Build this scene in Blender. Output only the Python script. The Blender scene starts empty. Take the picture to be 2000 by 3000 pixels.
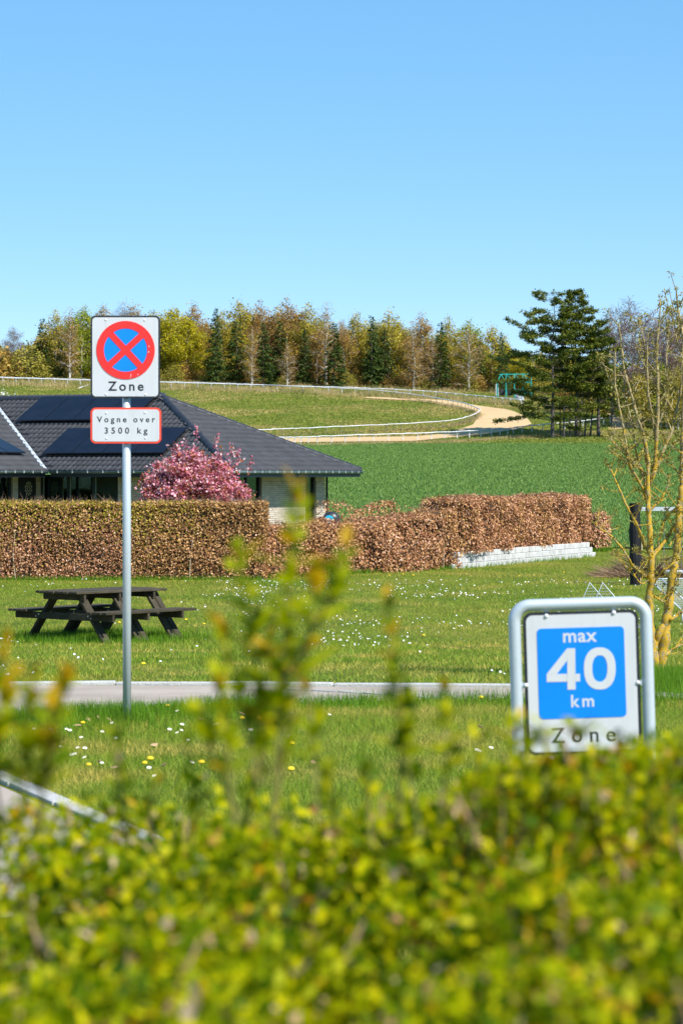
import bpy, bmesh, math, random
import numpy as np
from mathutils import Vector, Matrix

R = math.radians
random.seed(7)
rng = np.random.default_rng(11)
SC = bpy.context.scene
COL = SC.collection

# ------------------------------------------------------------------ camera, sky, sun, exposure
F = 7500.0            # focal length in photo pixels (2000 x 3000 photo, 24 x 36 mm frame -> 90 mm lens)
EYE = 1.81            # camera height above the grass at the tall sign
HY = 1390.0           # photo row of the horizon
cam = bpy.data.cameras.new('camera')
cam.sensor_fit = 'VERTICAL'
cam.sensor_height = 36.0
cam.sensor_width = 24.0
cam.lens = 90.0
cam.shift_y = -(1500 - HY) / 3000.0
cam.clip_start = 0.1
cam.clip_end = 6000
cam.dof.use_dof = True
cam.dof.focus_distance = 45.0
cam.dof.aperture_fstop = 7.4
cam_ob = bpy.data.objects.new('camera', cam)
COL.objects.link(cam_ob)
cam_ob.location = (0, 0, EYE)
cam_ob.rotation_euler = (R(90), 0, 0)
SC.camera = cam_ob

SUN_EL, SUN_AZ = R(46), R(134)      # azimuth clockwise from the view direction (+Y)
sdir = Vector((math.sin(SUN_AZ) * math.cos(SUN_EL), math.cos(SUN_AZ) * math.cos(SUN_EL), math.sin(SUN_EL)))
world = bpy.data.worlds.new('World')
SC.world = world
world.use_nodes = True
wn, wl = world.node_tree.nodes, world.node_tree.links
wn.clear()
sky = wn.new('ShaderNodeTexSky')
sky.sky_type = 'NISHITA'
sky.sun_disc = False
sky.sun_elevation = SUN_EL
sky.sun_rotation = SUN_AZ
sky.altitude = 2500
sky.air_density = 0.6
sky.dust_density = 0.0
sky.ozone_density = 1.2
hsv = wn.new('ShaderNodeHueSaturation')
hsv.inputs['Hue'].default_value = 0.495
hsv.inputs['Saturation'].default_value = 2.12
hsv.inputs['Value'].default_value = 3.15
bg = wn.new('ShaderNodeBackground')
bg.inputs['Strength'].default_value = 0.105
wo = wn.new('ShaderNodeOutputWorld')
gam = wn.new('ShaderNodeGamma')          # soft camera-like response for the whole sky
gam.inputs['Gamma'].default_value = 0.4
wl.new(sky.outputs[0], gam.inputs['Color'])
wl.new(gam.outputs[0], hsv.inputs['Color'])
wl.new(hsv.outputs[0], bg.inputs['Color'])
wl.new(bg.outputs[0], wo.inputs['Surface'])
sun = bpy.data.lights.new('sun', 'SUN')
sun.energy = 4.6
sun.angle = R(0.53)
sun.color = (1.0, 0.955, 0.88)
sun_ob = bpy.data.objects.new('sun', sun)
COL.objects.link(sun_ob)
sun_ob.location = (30, -30, 40)
sun_ob.rotation_euler = sdir.to_track_quat('Z', 'Y').to_euler()
SC.view_settings.view_transform = 'Standard'
SC.view_settings.look = 'None'
SC.view_settings.gamma = 1.0
SC.view_settings.exposure = 0.72
SC.cycles.max_bounces = 7
SC.cycles.transparent_max_bounces = 8
SC.cycles.use_denoising = True

# ------------------------------------------------------------------ materials
MATS = {}
def nmat(name):
    m = bpy.data.materials.new(name)
    m.use_nodes = True
    n, l = m.node_tree.nodes, m.node_tree.links
    n.clear()
    o = n.new('ShaderNodeOutputMaterial')
    MATS[name] = m
    return m, n, l, o

def ramp(n, cols, pos=None):
    r = n.new('ShaderNodeValToRGB')
    e = r.color_ramp.elements
    k = len(cols)
    while len(e) < k:
        e.new(0.5)
    for i, c in enumerate(cols):
        e[i].position = (i / (k - 1) if pos is None else pos[i])
        e[i].color = (c[0], c[1], c[2], 1)
    return r

def noise(n, l, scale, detail=4, coord='pos', rough=0.55, stretch=None):
    t = n.new('ShaderNodeTexNoise')
    t.inputs['Scale'].default_value = scale
    t.inputs['Detail'].default_value = detail
    t.inputs['Roughness'].default_value = rough
    if coord == 'pos':
        g = n.new('ShaderNodeNewGeometry'); src = g.outputs['Position']
    else:
        g = n.new('ShaderNodeTexCoord'); src = g.outputs['Object']
    if stretch:
        mp = n.new('ShaderNodeMapping'); mp.inputs['Scale'].default_value = stretch
        l.new(src, mp.inputs['Vector']); src = mp.outputs[0]
    l.new(src, t.inputs['Vector'])
    return t

def mixc(n, l, fac, a, b, mode='MIX'):
    m = n.new('ShaderNodeMix'); m.data_type = 'RGBA'; m.blend_type = mode
    if isinstance(fac, float): m.inputs[0].default_value = fac
    else: l.new(fac, m.inputs[0])
    for i, c in ((6, a), (7, b)):
        if isinstance(c, tuple): m.inputs[i].default_value = (c[0], c[1], c[2], 1)
        else: l.new(c, m.inputs[i])
    return m.outputs[2]

def solid(name, cols, rough=0.6, metal=0.0, scale=8.0, bump=0.0, bscale=None, spec=0.5, coord='pos', stretch=None, rand=0.0, coat=0.0, detail=5):
    """painted / wooden / mineral surface: noise between two or three colours, optional bump"""
    m, n, l, o = nmat(name)
    b = n.new('ShaderNodeBsdfPrincipled')
    b.inputs['Roughness'].default_value = rough
    b.inputs['Metallic'].default_value = metal
    b.inputs['Specular IOR Level'].default_value = spec
    b.inputs['Coat Weight'].default_value = coat
    t = noise(n, l, scale, detail, coord, stretch=stretch)
    rp = ramp(n, cols, None if len(cols) != 2 else [0.35, 0.65])
    l.new(t.outputs['Fac'], rp.inputs[0])
    c = rp.outputs[0]
    if rand:
        oi = n.new('ShaderNodeObjectInfo')
        gi = n.new('ShaderNodeNewGeometry')
        ad = n.new('ShaderNodeMath'); ad.operation = 'ADD'
        l.new(oi.outputs['Random'], ad.inputs[0]); l.new(gi.outputs['Random Per Island'], ad.inputs[1])
        fr = n.new('ShaderNodeMath'); fr.operation = 'FRACT'; l.new(ad.outputs[0], fr.inputs[0])
        mr = n.new('ShaderNodeMapRange')
        mr.inputs['To Min'].default_value = 1 - rand; mr.inputs['To Max'].default_value = 1 + rand
        l.new(fr.outputs[0], mr.inputs['Value'])
        h = n.new('ShaderNodeHueSaturation'); l.new(mr.outputs[0], h.inputs['Value']); l.new(c, h.inputs['Color'])
        c = h.outputs[0]
    l.new(c, b.inputs['Base Color'])
    if bump:
        t2 = noise(n, l, bscale or scale * 4, 5, coord, stretch=stretch)
        bp = n.new('ShaderNodeBump'); bp.inputs['Strength'].default_value = bump; bp.inputs['Distance'].default_value = 0.02
        l.new(t2.outputs['Fac'], bp.inputs['Height']); l.new(bp.outputs[0], b.inputs['Normal'])
    l.new(b.outputs[0], o.inputs['Surface'])
    return m

GAIN = {'grass': (1.95, 1.75, .85), 'grass_lush': (2.0, 1.6, .7), 'meadow': (1.8, 1.55, 1.3), 'wheat': (2.7, 1.85, 1.25), 'straw': (1.25, 1.2, 1.0),
        'beech_dry': (1.32, 1.22, 1.2), 'hedge_twiggy': (1.7, 1.5, 1.1), 'hedge_olive': (1.4, 1.3, .8), 'privet': (3.1, 1.98, .1), 'privet_tip': (2.2, 1.7, .2),
        'birch_olive': (2.4, 2.45, 1.5), 'birch_brown': (2.15, 2.3, 1.9), 'birch_green': (1.8, 1.9, 1.0), 'birch_yellow': (1.7, 1.7, .8), 'spruce': (1.5, 1.6, 1.1), 'pine': (2.8, 2.6, 1.3),
        'bush_olive': (1.9, 2.0, 1.2), 'blossom_pink': (1.25, 1.45, 1.35)}
def leafy(name, cols, trans=0.35, rough=0.55, alt=None, nscale=0.5, spec=0.25, pos=None, altpos=(0.42, 0.62)):
    """leaf / blade / petal: colour by island; 'alt' colours take over in noise patches"""
    m, n, l, o = nmat(name)
    gn = GAIN.get(name, (1, 1, 1))
    cols = [tuple(min(c[i] * gn[i], .9) for i in range(3)) for c in cols]
    alt = [tuple(min(c[i] * gn[i], .9) for i in range(3)) for c in alt] if alt else None
    g = n.new('ShaderNodeNewGeometry')
    rp = ramp(n, cols, pos)
    l.new(g.outputs['Random Per Island'], rp.inputs[0])
    c = rp.outputs[0]
    if alt:
        rp2 = ramp(n, alt); l.new(g.outputs['Random Per Island'], rp2.inputs[0])
        t = noise(n, l, nscale, 3)
        mr = n.new('ShaderNodeMapRange'); mr.inputs['From Min'].default_value = altpos[0]; mr.inputs['From Max'].default_value = altpos[1]
        l.new(t.outputs['Fac'], mr.inputs['Value'])
        c = mixc(n, l, mr.outputs[0], c, rp2.outputs[0])
    b = n.new('ShaderNodeBsdfPrincipled')
    b.inputs['Roughness'].default_value = rough
    b.inputs['Specular IOR Level'].default_value = spec
    l.new(c, b.inputs['Base Color'])
    tr = n.new('ShaderNodeBsdfTranslucent'); l.new(c, tr.inputs['Color'])
    mx = n.new('ShaderNodeMixShader'); mx.inputs[0].default_value = trans
    l.new(b.outputs[0], mx.inputs[1]); l.new(tr.outputs[0], mx.inputs[2])
    l.new(mx.outputs[0], o.inputs['Surface'])
    return m

def M(n): return MATS[n]

# grounds
def ground_mat():
    m, n, l, o = nmat('lawn_soil')
    t1 = noise(n, l, 0.35, 5); t2 = noise(n, l, 9.0, 5)
    a = ramp(n, [(0.085, 0.13, 0.012), (0.15, 0.17, 0.022), (0.27, 0.22, 0.06)], [0.35, 0.55, 0.8])
    l.new(t1.outputs['Fac'], a.inputs[0])
    b2 = ramp(n, [(0.55, 0.6, 0.5), (1.2, 1.15, 1.1)], [0.3, 0.7]); l.new(t2.outputs['Fac'], b2.inputs[0])
    c = mixc(n, l, 1.0, a.outputs[0], b2.outputs[0], 'MULTIPLY')
    b = n.new('ShaderNodeBsdfPrincipled'); b.inputs['Roughness'].default_value = 0.95; b.inputs['Specular IOR Level'].default_value = 0.1
    l.new(c, b.inputs['Base Color'])
    bp = n.new('ShaderNodeBump'); bp.inputs['Strength'].default_value = 0.6; bp.inputs['Distance'].default_value = 0.05
    l.new(t2.outputs['Fac'], bp.inputs['Height']); l.new(bp.outputs[0], b.inputs['Normal'])
    l.new(b.outputs[0], o.inputs['Surface'])
ground_mat()
solid('field_soil', [(0.07, 0.14, 0.04), (0.095, 0.185, 0.055)], 0.9, scale=0.8, bump=0.8, bscale=2.5, spec=0.1)
solid('sand', [(0.47, 0.32, 0.165), (0.54, 0.38, 0.205), (0.6, 0.43, 0.25)], 0.95, scale=0.25, bump=0.5, bscale=1.5, spec=0.1)
solid('asphalt', [(0.33, 0.275, 0.23), (0.43, 0.36, 0.305)], 0.9, scale=1.2, bump=0.35, bscale=120, spec=0.2, detail=10)
solid('paver', [(0.33, 0.31, 0.29), (0.45, 0.42, 0.4)], 0.85, scale=6, bump=0.3, bscale=60, rand=0.1)
solid('kerb', [(0.3, 0.29, 0.28), (0.48, 0.47, 0.46), (0.33, 0.32, 0.30)], 0.85, scale=9, bump=0.5, bscale=60, rand=0.1)
solid('kerb_joint', [(0.05, 0.05, 0.045), (0.09, 0.085, 0.07)], 0.95)
# signs
solid('sign_white', [(0.47, 0.48, 0.49), (0.555, 0.57, 0.595), (0.575, 0.585, 0.61)], 0.32, scale=9, coord='obj', spec=0.5, stretch=(2.5, 1, .35))
solid('sign_black', [(0.012, 0.014, 0.02), (0.02, 0.022, 0.03)], 0.4, coord='obj')
solid('sign_blue', [(0.0, 0.205, 0.80), (0.0, 0.222, 0.86)], 0.35, coord='obj', scale=3)
solid('sign_red', [(0.70, 0.022, 0.02), (0.76, 0.03, 0.025)], 0.35, coord='obj', scale=9)
solid('sign_orange', [(0.76, 0.055, 0.022), (0.8, 0.065, 0.03)], 0.35, coord='obj', scale=9)
solid('galvanised', [(0.42, 0.48, 0.53), (0.50, 0.56, 0.61), (0.46, 0.51, 0.55)], 0.42, metal=0.25, scale=14, bump=0.05, bscale=80, coord='obj')
solid('rivet', [(0.7, 0.72, 0.75), (0.8, 0.8, 0.82)], 0.3, metal=0.2, coord='obj')
# house
solid('brick_yellow', [(0.50, 0.43, 0.35), (0.62, 0.55, 0.46)], 0.9, scale=14, bump=0.4, bscale=90, rand=0.13, spec=0.15)
solid('mortar', [(0.22, 0.19, 0.165), (0.28, 0.245, 0.21)], 0.95, scale=20, spec=0.1)
solid('roof_tile', [(0.034, 0.034, 0.038), (0.05, 0.05, 0.055)], 0.62, scale=5, bump=0.15, bscale=60, rand=0.14, spec=0.45)
solid('ridge', [(0.014, 0.016, 0.024), (0.024, 0.026, 0.036)], 0.5, scale=5, rand=0.1)
solid('zinc', [(0.55, 0.6, 0.64), (0.68, 0.72, 0.75)], 0.45, metal=0.3, scale=5)
solid('gutter', [(0.10, 0.15, 0.17), (0.15, 0.205, 0.22)], 0.35, scale=3, metal=0.2)
solid('gutter_bracket', [(0.45, 0.5, 0.52), (0.55, 0.6, 0.6)], 0.45, scale=3)
solid('fascia', [(0.010, 0.014, 0.022), (0.015, 0.02, 0.03)], 0.5, scale=5)
solid('frame_dark', [(0.012, 0.018, 0.026), (0.018, 0.026, 0.036)], 0.4, scale=5)
solid('frame_rubber', [(0.16, 0.24, 0.22), (0.2, 0.28, 0.25)], 0.5, scale=5)
solid('solar', [(0.006, 0.008, 0.016), (0.009, 0.011, 0.022)], 0.25, scale=2, spec=0.1)
solid('solar_frame', [(0.004, 0.005, 0.009), (0.007, 0.008, 0.012)], 0.4)
solid('curtain', [(0.10, 0.12, 0.12), (0.18, 0.21, 0.2)], 0.9, scale=6, stretch=(8, 8, 0.2))
solid('room_dark', [(0.03, 0.035, 0.035), (0.05, 0.055, 0.05)], 0.9, scale=1.5)  # darkness of the unlit rooms put into the colour
def glass_mat():
    m, n, l, o = nmat('window_glass')
    gl = n.new('ShaderNodeBsdfGlossy'); gl.inputs['Roughness'].default_value = 0.02; gl.inputs['Color'].default_value = (0.75, 0.92, 0.82, 1)
    tr = n.new('ShaderNodeBsdfTransparent'); tr.inputs['Color'].default_value = (0.5, 0.62, 0.58, 1)
    fr = n.new('ShaderNodeFresnel'); fr.inputs['IOR'].default_value = 1.9
    mx = n.new('ShaderNodeMixShader')
    l.new(fr.outputs[0], mx.inputs[0]); l.new(tr.outputs[0], mx.inputs[1]); l.new(gl.outputs[0], mx.inputs[2])
    l.new(mx.outputs[0], o.inputs['Surface'])
glass_mat()
solid('dart_black', [(0.012, 0.011, 0.014), (0.02, 0.018, 0.02)], 0.6)
solid('dart_cream', [(0.55, 0.5, 0.3), (0.65, 0.6, 0.4)], 0.7)
# wood, stone, metal
solid('old_wood', [(0.025, 0.021, 0.013), (0.055, 0.046, 0.03), (0.10, 0.085, 0.06)], 0.85, scale=10, bump=0.5, bscale=30, stretch=(0.5, 0.5, 1), rand=0.2, spec=0.2)
solid('bolt', [(0.25, 0.25, 0.25), (0.4, 0.4, 0.4)], 0.4, metal=0.8)
solid('wall_block', [(0.42, 0.42, 0.415), (0.54, 0.54, 0.535)], 0.9, scale=9, bump=0.3, bscale=50, rand=0.09, spec=0.15)
solid('charred_post', [(0.006, 0.006, 0.008), (0.016, 0.016, 0.019)], 0.7, scale=5, bump=0.8, bscale=16, stretch=(2, 2, 0.25), spec=0.3)
solid('split_wood', [(0.5, 0.36, 0.2), (0.6, 0.45, 0.28)], 0.85, scale=9)
solid('grey_bar', [(0.42, 0.46, 0.5), (0.5, 0.53, 0.57)], 0.45, metal=0.2)
solid('wire', [(0.45, 0.47, 0.49), (0.55, 0.57, 0.6)], 0.4, metal=0.3)
solid('rail_white', [(0.58, 0.58, 0.6), (0.7, 0.7, 0.72)], 0.5, scale=2)
solid('post_grey', [(0.18, 0.14, 0.10), (0.28, 0.23, 0.18)], 0.8, scale=2)
solid('gate_teal', [(0.01, 0.26, 0.22), (0.02, 0.34, 0.29)], 0.4)
solid('rail_black', [(0.03, 0.03, 0.033), (0.05, 0.05, 0.055)], 0.6)
solid('tarp', [(0.12, 0.125, 0.14), (0.32, 0.32, 0.34)], 0.6, scale=0.6)
solid('dark_board', [(0.02, 0.018, 0.022), (0.045, 0.038, 0.04)], 0.7, scale=4)
solid('turquoise', [(0.0, 0.42, 0.62), (0.01, 0.5, 0.7)], 0.35)
solid('plastic_dark', [(0.018, 0.02, 0.024), (0.03, 0.032, 0.036)], 0.4)
solid('red_plastic', [(0.6, 0.05, 0.03), (0.7, 0.08, 0.04)], 0.4)
solid('bird_wood', [(0.33, 0.14, 0.07), (0.45, 0.22, 0.12)], 0.8, scale=12)
# bark
def birch_bark():
    m, n, l, o = nmat('birch_bark')
    t = noise(n, l, 2.2, 5, stretch=(1, 1, 2.2))
    rp = ramp(n, [(0.05, 0.04, 0.03), (0.55, 0.5, 0.44), (0.74, 0.7, 0.64)], [0.36, 0.47, 0.7]); l.new(t.outputs['Fac'], rp.inputs[0])
    b = n.new('ShaderNodeBsdfPrincipled'); b.inputs['Roughness'].default_value = 0.8
    l.new(rp.outputs[0], b.inputs['Base Color']); l.new(b.outputs[0], o.inputs['Surface'])
birch_bark()
solid('bark_brown', [(0.05, 0.038, 0.028), (0.12, 0.095, 0.07)], 0.9, scale=4, bump=0.5)
solid('bark_purple', [(0.11, 0.065, 0.06), (0.19, 0.125, 0.11)], 0.9, scale=2)
solid('bark_grey', [(0.055, 0.048, 0.045), (0.13, 0.115, 0.10)], 0.9, scale=4, bump=0.5)
def lichen_bark():
    m, n, l, o = nmat('lichen_bark')
    t = noise(n, l, 26, 6); t2 = noise(n, l, 70, 4)
    g = ramp(n, [(0.16, 0.115, 0.035), (0.29, 0.225, 0.09), (0.42, 0.38, 0.28)], [0.35, 0.5, 0.7]); l.new(t2.outputs['Fac'], g.inputs[0])
    y = ramp(n, [(0.34, 0.19, 0.012), (0.56, 0.37, 0.02)]); l.new(t2.outputs['Fac'], y.inputs[0])
    # lichen thins out up the tree
    ge = n.new('ShaderNodeNewGeometry'); sx = n.new('ShaderNodeSeparateXYZ'); l.new(ge.outputs['Position'], sx.inputs[0])
    mr = n.new('ShaderNodeMapRange'); mr.inputs['From Min'].default_value = 1.7; mr.inputs['From Max'].default_value = 2.4
    mr.inputs['To Min'].default_value = 0.01; mr.inputs['To Max'].default_value = -0.17
    l.new(sx.outputs['Z'], mr.inputs['Value'])
    ad = n.new('ShaderNodeMath'); ad.operation = 'ADD'; l.new(t.outputs['Fac'], ad.inputs[0]); l.new(mr.outputs[0], ad.inputs[1])
    th = n.new('ShaderNodeMapRange'); th.inputs['From Min'].default_value = 0.435; th.inputs['From Max'].default_value = 0.50
    l.new(ad.outputs[0], th.inputs['Value'])
    c = mixc(n, l, th.outputs[0], g.outputs[0], y.outputs[0])
    b = n.new('ShaderNodeBsdfPrincipled'); b.inputs['Roughness'].default_value = 0.85
    l.new(c, b.inputs['Base Color'])
    bp = n.new('ShaderNodeBump'); bp.inputs['Strength'].default_value = 0.5; bp.inputs['Distance'].default_value = 0.01
    l.new(t2.outputs['Fac'], bp.inputs['Height']); l.new(bp.outputs[0], b.inputs['Normal'])
    l.new(b.outputs[0], o.inputs['Surface'])
lichen_bark()
# foliage
leafy('grass', [(0.05, 0.11, 0.012), (0.09, 0.17, 0.02), (0.14, 0.21, 0.035), (0.20, 0.22, 0.06)], 0.35,
      alt=[(0.17, 0.16, 0.05), (0.30, 0.25, 0.12), (0.42, 0.34, 0.19)], nscale=0.8, altpos=(0.48, 0.72))
leafy('grass_lush', [(0.03, 0.10, 0.008), (0.055, 0.15, 0.012), (0.09, 0.21, 0.02)], 0.35)
leafy('meadow', [(0.07, 0.12, 0.015), (0.11, 0.16, 0.025), (0.17, 0.19, 0.05)], 0.3,
      alt=[(0.20, 0.18, 0.06), (0.30, 0.24, 0.11), (0.36, 0.29, 0.15)], nscale=0.06, altpos=(0.45, 0.62))
leafy('wheat', [(0.034, 0.095, 0.026), (0.046, 0.12, 0.033), (0.062, 0.145, 0.044), (0.085, 0.175, 0.062)], 0.25, rough=0.45)
leafy('straw', [(0.30, 0.22, 0.11), (0.42, 0.33, 0.18), (0.5, 0.41, 0.25)], 0.3, alt=[(0.09, 0.15, 0.03), (0.2, 0.2, 0.06), (0.32, 0.26, 0.12)], nscale=0.25)
leafy('beech_dry', [(0.12, 0.05, 0.022), (0.27, 0.125, 0.055), (0.42, 0.22, 0.11), (0.60, 0.38, 0.22)], 0.22, rough=0.4, spec=0.4)
leafy('hedge_twiggy', [(0.085, 0.045, 0.02), (0.17, 0.09, 0.04), (0.29, 0.17, 0.08), (0.45, 0.32, 0.18)], 0.2, rough=0.5)
leafy('hedge_olive', [(0.12, 0.11, 0.015), (0.24, 0.22, 0.035), (0.34, 0.29, 0.06), (0.40, 0.27, 0.09)], 0.3)
leafy('privet', [(0.008, 0.04, 0.003), (0.03, 0.09, 0.005), (0.10, 0.19, 0.008), (0.16, 0.26, 0.010), (0.24, 0.33, 0.02)], 0.5, rough=0.5, spec=0.12)
leafy('privet_tip', [(0.16, 0.10, 0.01), (0.24, 0.17, 0.012), (0.3, 0.26, 0.015)], 0.4, rough=0.35, spec=0.4)
solid('shoot_stem', [(0.13, 0.13, 0.02), (0.2, 0.16, 0.04)], 0.7, scale=40)
leafy('dead_leaf', [(0.38, 0.10, 0.02), (0.5, 0.26, 0.10), (0.58, 0.40, 0.25), (0.62, 0.46, 0.32)], 0.3)
solid('privet_twig', [(0.22, 0.125, 0.06), (0.46, 0.30, 0.17)], 0.8, scale=30)
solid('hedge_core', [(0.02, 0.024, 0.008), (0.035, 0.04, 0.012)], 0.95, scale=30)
solid('beech_core', [(0.035, 0.02, 0.011), (0.06, 0.035, 0.02)], 0.95, scale=12, bump=0.6)
solid('twig_brown', [(0.14, 0.085, 0.05), (0.26, 0.17, 0.10)], 0.9, scale=5)
solid('twig_pale', [(0.38, 0.31, 0.2), (0.5, 0.42, 0.3)], 0.9, scale=5)
leafy('blossom_pink', [(0.22, 0.03, 0.045), (0.50, 0.11, 0.17), (0.62, 0.20, 0.29), (0.80, 0.45, 0.52), (0.30, 0.075, 0.02), (0.42, 0.12, 0.05)], 0.3, rough=0.5)
leafy('blossom_white', [(0.55, 0.55, 0.42), (0.72, 0.72, 0.62), (0.85, 0.85, 0.78)], 0.3)
leafy('yellow_shrub', [(0.25, 0.22, 0.02), (0.42, 0.36, 0.03), (0.5, 0.45, 0.05)], 0.3)
leafy('birch_olive', [(0.10, 0.075, 0.014), (0.17, 0.14, 0.02), (0.25, 0.20, 0.03)], 0.35)
leafy('birch_brown', [(0.115, 0.06, 0.018), (0.19, 0.105, 0.028), (0.27, 0.165, 0.045)], 0.35)
leafy('birch_green', [(0.10, 0.12, 0.012), (0.18, 0.20, 0.016), (0.27, 0.27, 0.025)], 0.4)
leafy('birch_yellow', [(0.18, 0.155, 0.01), (0.29, 0.25, 0.014), (0.38, 0.33, 0.02)], 0.4)
leafy('spruce', [(0.014, 0.026, 0.010), (0.035, 0.055, 0.014), (0.075, 0.10, 0.022)], 0.15, rough=0.6)
leafy('pine', [(0.014, 0.026, 0.009), (0.036, 0.052, 0.012), (0.09, 0.095, 0.018)], 0.15, rough=0.6)
leafy('bush_olive', [(0.10, 0.08, 0.02), (0.17, 0.14, 0.035), (0.24, 0.2, 0.05)], 0.3)
leafy('bud', [(0.20, 0.14, 0.03), (0.3, 0.24, 0.05), (0.36, 0.34, 0.07)], 0.3)
leafy('daisy', [(0.78, 0.78, 0.76), (0.85, 0.85, 0.84)], 0.2)
solid('daisy_eye', [(0.7, 0.45, 0.02), (0.75, 0.5, 0.03)], 0.7)
solid('dandelion', [(0.78, 0.5, 0.01), (0.85, 0.6, 0.015)], 0.7)

# ------------------------------------------------------------------ mesh helpers
def new_ob(name, data, mat=None, parent=None, smooth=False):
    o = bpy.data.objects.new(name, data)
    COL.objects.link(o)
    if mat is not None and data is not None and len(data.materials) == 0:
        data.materials.append(M(mat))
    if parent is not None:
        o.parent = parent
    if smooth and data is not None:
        data.polygons.foreach_set('use_smooth', np.ones(len(data.polygons), bool))
    return o

def mesh_np(name, V, Fc):
    me = bpy.data.meshes.new(name)
    V = np.ascontiguousarray(V, dtype=np.float32); Fc = np.ascontiguousarray(Fc, dtype=np.int32)
    me.vertices.add(len(V)); me.vertices.foreach_set('co', V.ravel())
    me.loops.add(Fc.size); me.loops.foreach_set('vertex_index', Fc.ravel())
    me.polygons.add(len(Fc)); me.polygons.foreach_set('loop_start', np.arange(0, Fc.size, Fc.shape[1], dtype=np.int32))
    me.update(calc_edges=True)
    return me

class MB:
    def __init__(s): s.v = []; s.f = []
    def add(s, vs, fs):
        b = len(s.v); s.v += [tuple(x) for x in vs]; s.f += [tuple(i + b for i in f) for f in fs]
    def box(s, c, d, rot=None):
        x, y, z = d[0] / 2, d[1] / 2, d[2] / 2
        vs = [Vector(p) for p in ((-x,-y,-z),(x,-y,-z),(x,y,-z),(-x,y,-z),(-x,-y,z),(x,-y,z),(x,y,z),(-x,y,z))]
        if rot is not None: vs = [rot @ p for p in vs]
        c = Vector(c)
        s.add([p + c for p in vs], [(3,2,1,0),(4,5,6,7),(0,1,5,4),(1,2,6,5),(2,3,7,6),(3,0,4,7)])
    def beam(s, p0, p1, w, h, up=(0, 0, 1)):
        p0, p1 = Vector(p0), Vector(p1)
        d = (p1 - p0); L = d.length; d.normalize()
        sd = d.cross(Vector(up))
        if sd.length < 1e-4: sd = d.cross(Vector((1, 0, 0)))
        sd.normalize(); u2 = sd.cross(d)
        rot = Matrix((d, sd, u2)).transposed()
        s.box((p0 + p1) / 2, (L, w, h), rot)
    def tube(s, pts, rad, seg=8, cap=True):
        pts = [Vector(p) for p in pts]; n = len(pts)
        if not hasattr(rad, '__len__'): rad = [rad] * n
        b = len(s.v); prev = None
        for i, p in enumerate(pts):
            d = (pts[min(i + 1, n - 1)] - pts[max(i - 1, 0)]).normalized()
            if prev is None:
                a = d.cross(Vector((0.13, 0.91, 0.4)))
                if a.length < 0.1: a = d.cross(Vector((1, 0, 0)))
            else:
                a = prev - d * prev.dot(d)
                if a.length < 1e-4: a = d.cross(Vector((1, 0, 0)))
            a.normalize(); prev = a; c = d.cross(a)
            for k in range(seg):
                t = 2 * math.pi * k / seg
                s.v.append(tuple(p + (a * math.cos(t) + c * math.sin(t)) * rad[i]))
        for i in range(n - 1):
            for k in range(seg):
                k2 = (k + 1) % seg
                s.f.append((b + i * seg + k, b + i * seg + k2, b + (i + 1) * seg + k2, b + (i + 1) * seg + k))
        if cap:
            s.f.append(tuple(b + k for k in reversed(range(seg))))
            s.f.append(tuple(b + (n - 1) * seg + k for k in range(seg)))
    def prism(s, poly, y0, y1):
        """polygon in (x, z), extruded along y"""
        n = len(poly)
        vs = [(x, y0, z) for x, z in poly] + [(x, y1, z) for x, z in poly]
        fs = [tuple(range(n)), tuple(reversed(range(n, 2 * n)))]
        for i in range(n):
            j = (i + 1) % n
            fs.append((i, i + n, j + n, j))
        s.add(vs, fs)
    def mesh(s, name):
        me = bpy.data.meshes.new(name); me.from_pydata(s.v, [], s.f); me.update(); return me
    def build(s, name, mat, parent=None, smooth=False):
        return new_ob(name, s.mesh(name), mat, parent, smooth)

def bevel_mesh(me, w, seg=2):
    bm = bmesh.new(); bm.from_mesh(me)
    bmesh.ops.bevel(bm, geom=bm.edges[:], offset=w, segments=seg, affect='EDGES', profile=0.6)
    bm.to_mesh(me); bm.free(); me.update()
    return me

def tag(o, label=None, cat=None, group=None, kind=None):
    if label: o['label'] = label
    if cat: o['category'] = cat
    if group: o['group'] = group
    if kind: o['kind'] = kind
    return o

def thing(name, label, cat, loc=(0, 0, 0), rz=0.0, group=None):
    o = bpy.data.objects.new(name, None)
    o.empty_display_size = 0.2
    COL.objects.link(o)
    o.location = loc; o.rotation_euler = (0, 0, rz)
    return tag(o, label, cat, group)

def unit(a): return a / np.maximum(np.linalg.norm(a, axis=1, keepdims=True), 1e-9)

def rand_dirs(n, r=rng):
    return unit(r.normal(size=(n, 3)))

def leaf_quads(P, D, Nrm, L, W, fold=0.0):
    """one quad leaf per point: base, side, tip, side"""
    n = len(P)
    L = np.broadcast_to(np.asarray(L, float).reshape(-1, 1), (n, 1)); W = np.broadcast_to(np.asarray(W, float).reshape(-1, 1), (n, 1))
    S = unit(np.cross(D, Nrm)); N2 = np.cross(S, D)
    V = np.empty((n, 4, 3))
    V[:, 0] = P; V[:, 1] = P + D * L * 0.5 + S * W * 0.5 + N2 * fold * W
    V[:, 2] = P + D * L; V[:, 3] = P + D * L * 0.5 - S * W * 0.5 + N2 * fold * W
    return V.reshape(-1, 3), np.arange(4 * n).reshape(-1, 4)

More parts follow.
